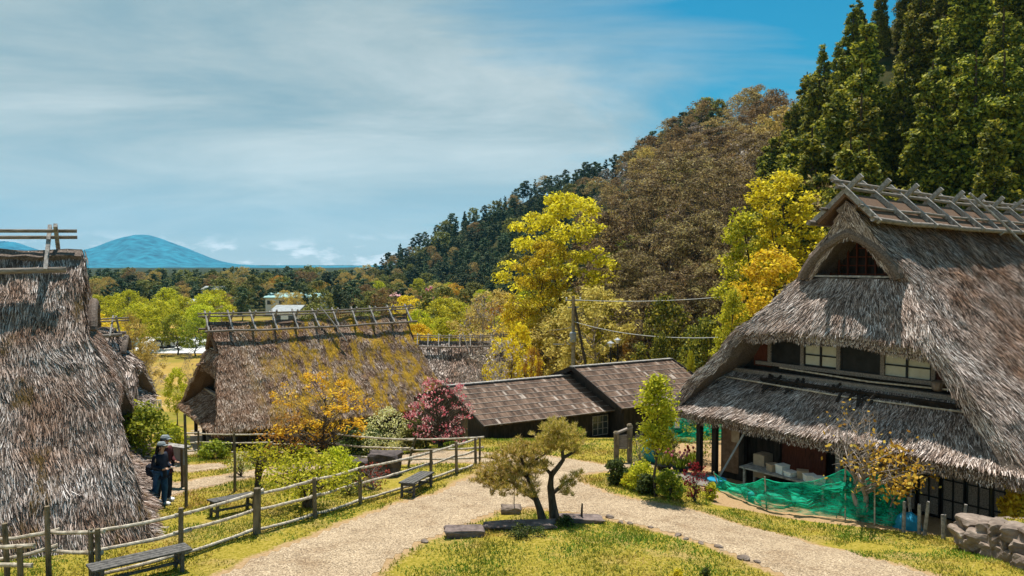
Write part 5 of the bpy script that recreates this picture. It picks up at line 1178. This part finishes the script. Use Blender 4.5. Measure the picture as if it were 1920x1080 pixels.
# ------------------------------------------------------------------ the two visitors
def skin_mesh(name, J, Ebones, rad, mat, parent, sub=2, root=0):
    me = bpy.data.meshes.new(name + '_src'); me.from_pydata([tuple(j) for j in J], Ebones, []); o = bpy.data.objects.new(name + '_src', me); COL.objects.link(o)
    sk = o.modifiers.new('s', 'SKIN'); sv = me.skin_vertices[0].data
    for i, r_ in enumerate(rad): sv[i].radius = (r_, r_) if isinstance(r_, (int, float)) else r_
    sv[root].use_root = True; su = o.modifiers.new('d', 'SUBSURF'); su.levels = sub; su.render_levels = sub
    dg = bpy.context.evaluated_depsgraph_get(); m2 = bpy.data.meshes.new_from_object(o.evaluated_get(dg)); bpy.data.objects.remove(o); m2.name = name
    m2.materials.clear(); m2.materials.append(mat)
    for p_ in m2.polygons: p_.use_smooth = True
    return link(bpy.data.objects.new(name, m2), parent)
def person(label, loc, rz, top, legs, hairm, cap=True, long_hair=True, s=1.0):
    """faces local +x"""
    r_ = empty('person', loc, rz, label, 'person'); r_.scale = (s, s, s)
    J = [(0, 0, .93), (0.01, 0, 1.12), (0.0, 0, 1.32), (.02, 0, 1.42), (.05, 0, 1.5), (.07, 0, 1.6), (.05, 0, 1.66),                                   # 0-6 spine, head
         (0, .1, .9), (.03, .11, .5), (-.02, .12, .1), (.1, .13, .045), (0, -.1, .9), (-.06, -.12, .5), (-.16, -.12, .1), (-.03, -.13, .045),          # 7-14 legs
         (0, .18, 1.37), (-.03, .24, 1.12), (.2, .17, 1.03), (.27, .15, 1.04), (0, -.18, 1.37), (-.02, -.24, 1.12), (.22, -.14, 1.06), (.29, -.12, 1.07)]  # 15-22 arms
    E = [(0, 1), (1, 2), (2, 3), (3, 4), (4, 5), (5, 6), (0, 7), (7, 8), (8, 9), (9, 10), (0, 11), (11, 12), (12, 13), (13, 14), (2, 15), (15, 16), (16, 17), (17, 18), (2, 19), (19, 20), (20, 21), (21, 22)]
    rad = [.13, .12, .13, .06, .052, .082, .07, .085, .056, .036, .032, .085, .056, .036, .032, .055, .042, .028, .026, .055, .042, .028, .026]
    n0 = len(J)
    for s_, h in ((1, 18), (-1, 22)):     # fingers and thumbs
        bx, by, bz = J[h]
        for k in range(4): i = len(J); J += [(bx + .045, by + (k - 1.5) * .017, bz + .004), (bx + .07 + .006 * (k in (1, 2)), by + (k - 1.5) * .018, bz - .012)]; E += [(h, i), (i, i + 1)]; rad += [.009, .007]
        i = len(J); J += [(bx + .015, by - s_ * .035, bz + .02), (bx + .045, by - s_ * .03, bz + .03)]; E += [(h, i), (i, i + 1)]; rad += [.011, .008]
    skin_mesh('body', J, E, rad, M['skin'], r_)
    f = MB(); f.add([(.145, -.012, 1.575), (.145, .012, 1.575), (.172, 0, 1.572), (.142, 0, 1.61)], [(0, 1, 2), (1, 3, 2), (3, 0, 2)]); f.build('nose', M['skin'], r_, org=(0, 0, 0))
    for sgn in (-1, 1): MB().lathe((.135, sgn * .032, 1.6), [(.004, -.008), (.011, 0), (.004, .008)], 8).build('eye', M['hair'], r_, org=(0, 0, 0)); MB().lathe((.065, sgn * .083, 1.57), [(.008, 0), (.018, .015), (.02, .04), (.01, .055)], 8).build('ear', M['skin'], r_, org=(0, 0, 0))
    MB().box((.138, 0, 1.535), (.012, .045, .01)).build('mouth', M['maroon'], r_, org=(0, 0, 0))
    skin_mesh('jacket', [J[i] for i in (0, 1, 2, 3)] + [J[15], J[16], J[17], J[19], J[20], J[21]] + [(0, 0, .84)], [(0, 1), (1, 2), (2, 3), (2, 4), (4, 5), (5, 6), (2, 7), (7, 8), (8, 9), (0, 10)], [.165, .155, .165, .08, .085, .066, .046, .085, .066, .046, .16], M[top], r_)
    skin_mesh('trousers', [(0, 0, .95)] + [J[i] for i in (7, 8)] + [(J[9][0], J[9][1], .07)] + [J[i] for i in (11, 12)] + [(J[13][0], J[13][1], .07)], [(0, 1), (1, 2), (2, 3), (0, 4), (4, 5), (5, 6)], [.15, .115, .085, .075, .115, .085, .075], M[legs], r_)
    for (x, y) in ((J[9][0], .13), (J[13][0], -.13)):
        MB().rock((x + .06, y, .045), (.15, .055, .05), 2, 2, 0, .3).build('shoe', M['white'], r_, org=(0, 0, 0), smooth=True)
    h = MB().rock((.02, 0, 1.625), (.11, .1, .115), 4, 3)
    if long_hair: h.rock((-.065, 0, 1.47), (.055, .085, .17), 6, 3)
    h.build('hair', M[hairm], r_, org=(0, 0, 0), smooth=True)
    if cap:
        c = MB().lathe((.04, 0, 1.655), [(.115, 0), (.112, .04), (.08, .085), (.01, .1)], 14); c.box((.17, 0, 1.662), (.1, .13, .012)); c.build('cap', M['cap'], r_, org=(0, 0, 0), smooth=False)
    return r_
v1 = gnd(302, 950); pr1 = person('visitor in a dark jacket and blue jeans looking down at the paper in both hands', v1, R(-18), 'navy', 'jean', 'hair', True, True, 1.0)
v2 = v1 + Vector((-0.13, 0.5, 0)); v2.z = g(v2.x, v2.y); pr2 = person('taller visitor in maroon with a grey cap, just behind the one with the bag', v2, R(-25), 'maroon', 'navy', 'hair', True, False, 1.06)
q = v1 + Matrix.Rotation(R(-18), 3, 'Z') @ Vector((-.21, -.05, .98)); c = MB(); c.rock(q, (.12, .17, .19), 5, 2, R(-18), .3); c.tube([q + Vector((0, -.08, .15)), q + Vector((.12, -.1, .42)), q + Vector((.2, .1, .45))], .014, 5); single('shoulder_bag', c, M['navy'], q, 'dark bag hanging at the back of the front visitor', 'bag')
q = v1 + Matrix.Rotation(R(-18), 3, 'Z') @ Vector((.36, .02, 1.08)); c = MB(); c.box(q, (.14, .2, .006), Matrix.Rotation(R(-18), 3, 'Z') @ Matrix.Rotation(R(-25), 3, 'Y')); c.box(q + Vector((.03, 0, .012)), (.1, .19, .004), Matrix.Rotation(R(-18), 3, 'Z') @ Matrix.Rotation(R(-18), 3, 'Y')); single('leaflet', c, M['white'], q, 'white leaflet held by the front visitor', 'leaflet')
q = gnd(330, 912); r_ = empty('notice_board', q, R(65), 'small notice board on posts in front of the visitors', 'sign')
for y_ in (-.3, .3): MB().box((0, y_, .55), (.09, .09, 1.3)).build('post', M['post'], r_, org=(0, 0, 0))
MB().box((0, 0, .95), (.05, .75, .5)).build('board', M['greymetal'], r_, org=(0, 0, 0)); MB().beam((0, -.5, 1.24), (0, .5, 1.24), .3, .05).build('board_roof', M['greywood'], r_, org=(0, 0, 0))

# ------------------------------------------------------------------ woods and single trees
K = {}
def kind(key, name, leaf, bark, **kw): K.setdefault(key, []).append(TreeKind(name, leaf, bark, **kw))
for s in range(3): kind('cedar', 'cedar_tree', 'cedar', 'bark', seed=200 + s, h=20, w=6.3, trunk_r=.3, base=.04, clumps=250, clump_r=1.0, per=150, size=.19, shape='cone', aspect=1.5, up=.8, flat=.75, limbs=14, hang=.3)
for s in range(3): kind('fpine', 'pine_tree', 'pine', 'bark', seed=210 + s, h=12, w=6, trunk_r=.2, base=.22, clumps=46, clump_r=1.0, per=34, size=.42, shape='round', up=.8, flat=.55, limbs=10)
for s in range(3): kind('fcon', 'conifer_tree', 'pine', 'bark', seed=220 + s, h=13, w=5.0, trunk_r=.2, base=.08, clumps=60, clump_r=.85, per=30, size=.42, shape='cone', up=.8, flat=.7, limbs=4)
for s in range(3): kind('brown', 'budding_tree', 'brown', 'palebark', seed=230 + s, h=12, w=9.5, trunk_r=.16, base=.2, clumps=95, clump_r=1.15, per=46, size=.2, aspect=2.6, up=.5, flat=.6, limbs=30, twig=3, gap=.12)
for s in range(2): kind('bare', 'bare_tree', 'grey', 'palebark', seed=240 + s, h=12, w=8.5, trunk_r=.14, base=.2, clumps=70, clump_r=1.0, per=13, size=.13, aspect=4, limbs=46, twig=5, flat=.7, gap=.1)
for s in range(2): kind('tan', 'budding_tree', 'tan', 'palebark', seed=250 + s, h=10, w=8.5, trunk_r=.16, base=.15, clumps=110, clump_r=.8, per=60, size=.13, aspect=2.2, up=.6, limbs=36, twig=3, gap=.1)
for s in range(2): kind('yellow', 'yellow_tree', 'yellow', 'bark', seed=260 + s, h=16, w=11, trunk_r=.26, base=.16, clumps=170, clump_r=1.0, per=95, size=.17, aspect=1.7, up=.9, flat=.5, limbs=34, twig=1, gap=.08)
for s in range(2): kind('lime', 'leafy_tree', 'lime', 'bark', seed=270 + s, h=8.5, w=7, trunk_r=.16, base=.28, clumps=90, clump_r=.75, per=60, size=.17, up=.6, limbs=18)
kind('ycol', 'yellow_tree', 'yellow', 'bark', seed=264, h=17, w=6.5, trunk_r=.22, base=.1, clumps=190, clump_r=.85, per=90, size=.15, shape='column', up=.9, flat=.5, limbs=30, twig=1, gap=.08)
kind('acol', 'amber_tree', 'amber', 'bark', seed=265, h=11, w=5.5, trunk_r=.2, base=.08, clumps=130, clump_r=.75, per=90, size=.13, shape='column', up=.9, flat=.6, limbs=26, twig=1, gap=.06)
kind('lcol', 'leafy_tree', 'lime', 'bark', seed=266, h=12, w=4, trunk_r=.2, base=.08, clumps=110, clump_r=.7, per=80, size=.13, shape='column', up=.9, flat=.6, limbs=26, twig=1, gap=.06)
kind('green', 'leafy_tree', 'green', 'bark', seed=280, h=8.5, w=6.5, trunk_r=.16, base=.26, clumps=90, clump_r=.75, per=60, size=.17, up=.6, limbs=18)
for s in range(2): kind('fround', 'round_tree', 'olive', 'bark', seed=290 + s, h=9, w=8.5, trunk_r=.18, base=.12, clumps=64, clump_r=1.1, per=40, size=.34, up=.6, limbs=8)
kind('orange', 'orange_tree', 'orange', 'bark', seed=300, h=8, w=8, trunk_r=.15, base=.15, clumps=80, clump_r=.8, per=46, size=.2, limbs=20, twig=2)
kind('pink', 'blossom_tree', 'pink', 'bark', seed=301, h=6, w=6, trunk_r=.12, base=.2, clumps=50, clump_r=.7, per=40, size=.25, limbs=10)
kind('amber', 'amber_tree', 'amber', 'bark', seed=302, h=8, w=8, trunk_r=.15, base=.15, clumps=90, clump_r=.8, per=60, size=.17, limbs=20, twig=2)
kind('darkb', 'evergreen_tree', 'cedar', 'bark', seed=303, h=11, w=8, trunk_r=.2, base=.06, clumps=110, clump_r=.95, per=60, size=.22, up=.7, limbs=14)
for s in range(3): kind('bigb', 'budding_tree', 'twiggy', 'bark', seed=310 + s, h=16, w=11, trunk_r=.22, base=.14, clumps=230, clump_r=.85, per=70, size=.105, aspect=3.0, up=.9, flat=.4, limbs=70, twig=3, gap=.12)
rr = random.Random(2024)
def T(key, px, pyt, d, wpx=None, label='', group=None, cat='tree'):
    return tree_at(rr.choice(K[key]), px, None, pyt, d, wpx, label, cat, group, rr.uniform(0, 6.28))
# single trees that can be told apart
T('yellow', 1050, 366, 74, 240, 'tall spreading yellow tree at the foot of the wooded hill')
T('yellow', 1020, 455, 70, 150, 'lower yellow tree leaning out left of the tall one')
T('ycol', 1460, 326, 50, 190, 'bright yellow tree above the left shoulder of the big thatched roof')
T('lcol', 1392, 400, 49, 110, 'slim yellow green tree in front of the cedar slope')
T('acol', 1446, 472, 44, 165, 'golden tree right against the big thatched roof')
T('lcol', 1372, 545, 41, 70, 'small yellow tree low beside the slope of the big roof')
T('tan', 1115, 543, 62, 190, 'tan budding tree behind the utility pole')
T('tan', 1040, 590, 66, 150, 'low tan tree left of the tall utility pole')
T('tan', 930, 548, 84, 170, 'pale tan budding tree above the far thatched ridge')
T('bare', 905, 555, 66, 90, 'thin bare tree rising over the ridge of the distant house')
T('lime', 838, 562, 110, 110, 'lime green tree above the distant ridge')
T('fround', 822, 540, 125, 90, 'rounded grey green tree behind the lime one')
T('lime', 786, 584, 92, 60, 'small lime tree at the right end of the mossy ridge')
T('amber', 962, 612, 49, 110, 'orange yellow tree left of the sheds')
T('orange', 1000, 655, 46, 44, 'small orange maple glowing among the tan trees')
T('bare', 940, 640, 44, 130, 'grey bare bush tree in front of the distant house')
T('bare', 880, 690, 40, 90, 'low bare shrub tree at the left end of the long shed')
T('orange', 1180, 610, 66, 30, 'small orange budded tree beside the tan one')
T('darkb', 1250, 560, 56, 120, 'dark evergreen between the tan tree and the big house')
T('darkb', 1320, 600, 48, 110, 'dark evergreen low beside the big thatched roof')
T('brown', 1200, 560, 70, 100, 'dull brown budding tree over the dark evergreens')
T('brown', 1512, 345, 58, 190, 'brown twiggy tree behind the gable of the big roof')
T('darkb', 1470, 400, 58, 110, 'dark evergreen behind the golden tree')
T('darkb', 1240, 630, 46, 70, 'dark low evergreen behind the gabled shed')
T('lime', 1295, 662, 41, 26, 'small spiky yellow green tree by the end of the gabled shed')
T('pink', 806, 540, 150, 34, 'pink cherry near the pavilion')
T('amber', 770, 556, 140, 80, 'orange tinged tree in front of the pavilion')
T('amber', 190, 590, 100, 105, 'golden green tree next to the near left roof')
T('lime', 262, 572, 108, 90, 'broad lime tree left of the middle of the row')
T('lime', 306, 566, 112, 80, 'tallest lime tree of the car park row')
T('lime', 150, 582, 112, 60, 'lime tree half hidden by the near left roof')
T('lime', 374, 573, 118, 75, 'lime tree behind the left end of the mossy ridge')
T('green', 332, 590, 106, 60, 'green tree with a clear trunk in the car park row')
T('green', 366, 598, 104, 56, 'deeper green tree beside the mossy house')
T('tan', 248, 590, 66, 60, 'tall thin half leafed tree with the thicker trunk on the meadow')
T('tan', 272, 640, 65, 80, 'bare branched tree leaning right on the meadow')
T('bare', 282, 668, 68, 70, 'small bare tree with a straight stem on the meadow')
T('lime', 330, 693, 56, 46, 'small yellow green tree by the dark gable opening')
T('bare', 352, 660, 70, 30, 'thin leafless sapling near the mossy house')
T('tan', 212, 640, 60, 50, 'scrubby half bare tree behind the small thatched house')
for i, (px, py, d, w) in enumerate([(1150, 395, 84, 200), (1215, 340, 88, 210), (1290, 290, 96, 220), (1360, 300, 88, 210), (1175, 470, 74, 180), (1250, 420, 72, 200), (1330, 400, 70, 200), (1400, 330, 78, 180), (1300, 500, 62, 190), (1225, 520, 64, 170), (1355, 480, 60, 170), (1430, 250, 100, 190), (1340, 240, 130, 190), (1245, 285, 140, 180)]):
    lb = ['beside the tall yellow tree', 'second from the tall yellow tree'][i] if i < 2 else 'on the slope between the yellow trees'
    T('bigb', px, py, d, w, 'tall brown budding tree ' + lb, 'big budding trees between the yellow trees')
# the wood across the valley floor
def wood(n, px0, px1, d0, d1, tops, keys, label, group, sizes, cat='tree', seed=1, gap=10, dpow=1.0):
    """scattered one by one, never closer in the picture than gap; tops: function (px, d) -> height in metres"""
    r = random.Random(seed); done = []; tries = 0
    while len(done) < n and tries < n * 60:
        tries += 1; px = r.uniform(px0, px1); d = d0 + (d1 - d0) * r.random() ** dpow; f = FOOT
        x = ray(px, 500)[0] * d; z = g(x, d); py = 495 - z / d * FPX
        if any(abs(px - a) < gap and abs(py - b) < gap * 0.45 for a, b in done): continue
        h = tops(px, d)
        if h is None: continue
        done.append((px, py)); h *= r.uniform(.85, 1.15); key = r.choices(keys, [w for w in sizes])[0]; kd = r.choice(K[key]); lb = label[key] if isinstance(label, dict) else label
        kd.place((x, d, z), h / kd.h, r.uniform(0, 6.28), lb[0], cat, lb[1], h / kd.h * r.uniform(.9, 1.25))
LB = {'fpine': ('dark pine standing in the wood across the valley', 'pines in the valley wood'), 'fcon': ('dark conifer in the wood across the valley', 'conifers in the valley wood'), 'fround': ('rounded olive tree in the wood across the valley', 'rounded trees in the valley wood'),
      'brown': ('brown budding tree in the wood across the valley', 'budding trees in the valley wood'), 'tan': ('pale tan tree in the wood across the valley', 'tan trees in the valley wood'), 'orange': ('rusty orange tree in the wood across the valley', 'orange trees in the valley wood')}
wood(150, 60, 700, 165, 420, lambda px, d: 7.0 + 3.6 * min(1, (d - 160) / 200), ['fpine', 'fcon', 'fround', 'brown', 'tan', 'orange'], LB, None, [6, 2, 2.0, 1.4, 1.2, .1], seed=5, gap=15, dpow=.8)
LB2 = {'fround': ('rounded olive tree on the flat before the wooded hill', 'rounded trees before the hill'), 'tan': ('tan tree on the flat before the wooded hill', 'tan trees before the hill'), 'brown': ('brown tree on the flat before the wooded hill', 'brown trees before the hill'),
       'fpine': ('dark pine on the flat before the wooded hill', 'pines before the hill'), 'orange': ('orange tree on the flat before the wooded hill', 'orange trees before the hill'), 'lime': ('lime tree on the flat before the wooded hill', 'lime trees before the hill')}
wood(46, 560, 1000, 125, 290, lambda px, d: (7 if d > 150 else 5.5), list(LB2), LB2, None, [3, 2.4, 1.4, 2, .2, .8], seed=6, gap=20)
LB3 = {'fcon': ('dark conifer on the far wooded hill', 'conifers on the far hill'), 'fpine': ('blue green pine on the far wooded hill', 'pines on the far hill'), 'brown': ('brown tree on the far wooded hill', 'brown trees on the far hill'), 'fround': ('olive tree on the far wooded hill', 'olive trees on the far hill')}
def hill_t(px, d):
    c = np.interp(px, PXC, CREST); f = np.interp(px, PXC, FOOT)
    return None if d > c + 8 or d < f - 6 else 9
wood(300, 685, 1125, 150, 408, hill_t, ['fcon', 'fpine', 'brown', 'fround'], LB3, None, [3, 6, .4, .8], seed=7, gap=11)
wood(34, 1085, 1330, 175, 352, lambda px, d: 9 if abs(d - np.interp(px, PXC, CREST)) < 14 else None, ['fpine', 'fcon'], {k_: (v_[0].replace('far wooded hill', 'skyline above the brown slope'), v_[1].replace('far hill', 'skyline')) for k_, v_ in LB3.items()}, None, [3, 1], seed=17, gap=9)
LB4 = {'brown': ('brown budding tree on the middle slope', 'budding trees on the middle slope'), 'bare': ('bare grey tree on the middle slope', 'bare trees on the middle slope'), 'tan': ('tan tree on the middle slope', 'tan trees on the middle slope'), 'fcon': ('dark conifer on the middle slope', 'conifers on the middle slope'),
       'darkb': ('dark evergreen on the middle slope', 'evergreens on the middle slope'), 'orange': ('rusty tree on the middle slope', 'rusty trees on the middle slope')}
def mid_t(px, d):
    c = np.interp(px, PXC, CREST); f = np.interp(px, PXC, FOOT)
    return None if d > c + 6 or d < f - 3 else 10.5
wood(120, 1095, 1480, 60, 300, mid_t, list(LB4), LB4, None, [8, 1.3, 1.6, .8, 1.6, .02], seed=8, gap=24)
def ced_t(px, d):
    c = np.interp(px, PXC, CREST); f = np.interp(px, PXC, FOOT)
    if d > c + 3 or d < f - 2: return None
    if px < 1398 + (d - 50) * 0.9: return None
    ytop = np.interp(px, [1395, 1480, 1540, 1620, 1920], [350, 190, 85, -20, -400])      # the wood steps up the slope
    h = (495 - ytop) / FPX * d - g(ray(px, 500)[0] * d, d)
    return None if h < 9 else min(20.0, h / 1.08)
wood(96, 1385, 2080, 50, 115, ced_t, ['cedar'], {'cedar': ('tall dense cedar on the steep slope above the big thatched house', 'cedars on the steep slope')}, None, [1], seed=9, gap=33)

LB5 = {'tan': ('tan budding tree on the flat beyond the sheds', 'tan trees beyond the sheds'), 'lime': ('lime tree on the flat beyond the sheds', 'lime trees beyond the sheds'), 'amber': ('golden tree on the flat beyond the sheds', 'golden trees beyond the sheds'), 'fround': ('rounded olive tree on the flat beyond the sheds', 'olive trees beyond the sheds')}
wood(26, 760, 1180, 72, 135, lambda px, d: 5.5 + 2.5 * (px > 980), list(LB5), LB5, None, [4, 2.4, 1.6, 1], seed=14, gap=26)
LB6 = {'lime': ('lime tree of the rows round the far car park', 'lime trees round the far car park'), 'green': ('green tree of the rows round the far car park', 'green trees round the far car park')}
wood(12, 130, 400, 132, 150, lambda px, d: 7, list(LB6), LB6, None, [3, 1], seed=15, gap=16)
# ------------------------------------------------------------------ distant mountain and the air
def mountain(name, prof, d, thick, seed):
    mb = []; n, m = 90, 26; px = np.linspace(prof[0][0], prof[-1][0], n); pe = np.interp(px, [p_[0] for p_ in prof], [495 - p_[1] for p_ in prof]); V = []; F = []
    k = np.ones(7) / 7; pe = pe + np.array([mnoise.noise(Vector((q_ * .045, seed, 0))) for q_ in px]) * 2.2 * np.clip(pe / 6 + .2, 0, 1); pe = np.convolve(np.pad(pe, 3, 'edge'), k, 'valid')
    for i in range(n):
        for j in range(m):
            t = j / (m - 1) * 2 - 1; y = d + t * thick; x = (px[i] - 960) / FPX * y; h = pe[i] / FPX * d + 14; q = (1 - abs(t)) ** 1.15
            z = -14 + h * q + (mnoise.noise(Vector((x * .004, y * .0016, seed))) * 40 + mnoise.noise(Vector((x * .013, y * .006, seed))) * 34) * min(1, h / 120) * math.sin(math.pi * min(.5, q * .6) * 1.0) * (1 - q) * 2.2
            V.append((x, y, z))
    for i in range(n - 1):
        for j in range(m - 1): a = i * m + j; F.append((a, a + 1, a + m + 1, a + m))
    tag(link(bpy.data.objects.new(name, npmesh(name, V, [np.array(F)], M['wooded'], smooth=True))), kind='structure')
M['wooded'] = noisy('haze_tinted_mountain', (0.0, 0.035, 0.07), (0.02, 0.22, 0.31), 0.016, 0.95, (1, 1, 1), 0)  # forest colour with part of the blue distance haze painted in
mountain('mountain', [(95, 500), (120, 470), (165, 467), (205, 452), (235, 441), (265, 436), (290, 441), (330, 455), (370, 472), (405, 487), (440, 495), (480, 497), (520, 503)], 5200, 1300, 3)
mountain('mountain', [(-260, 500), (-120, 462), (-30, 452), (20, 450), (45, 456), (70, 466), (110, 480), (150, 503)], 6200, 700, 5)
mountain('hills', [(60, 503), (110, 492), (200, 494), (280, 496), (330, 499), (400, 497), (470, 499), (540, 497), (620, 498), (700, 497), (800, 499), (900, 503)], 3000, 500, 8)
hb = MB().box((0, 0, 250), (16200, 16200, 640)); hz = hb.build('haze', None, None, org=(0, 0, 0)) if False else None
hm = bpy.data.materials.new('haze'); hm.use_nodes = True; t = hm.node_tree; t.nodes.clear(); o_ = nn(t, 'ShaderNodeOutputMaterial'); pv_ = nn(t, 'ShaderNodeVolumePrincipled')
pv_.inputs['Color'].default_value = (0.16, 0.60, 0.95, 1); pv_.inputs['Density'].default_value = 0.00008; pv_.inputs['Anisotropy'].default_value = 0.0
t.links.new(pv_.outputs[0], o_.inputs['Volume'])
hz = hb.build('haze', hm, None, org=(0, 0, 0)); tag(hz, 'thin blue air fading the distant mountain', 'haze', kind='stuff')
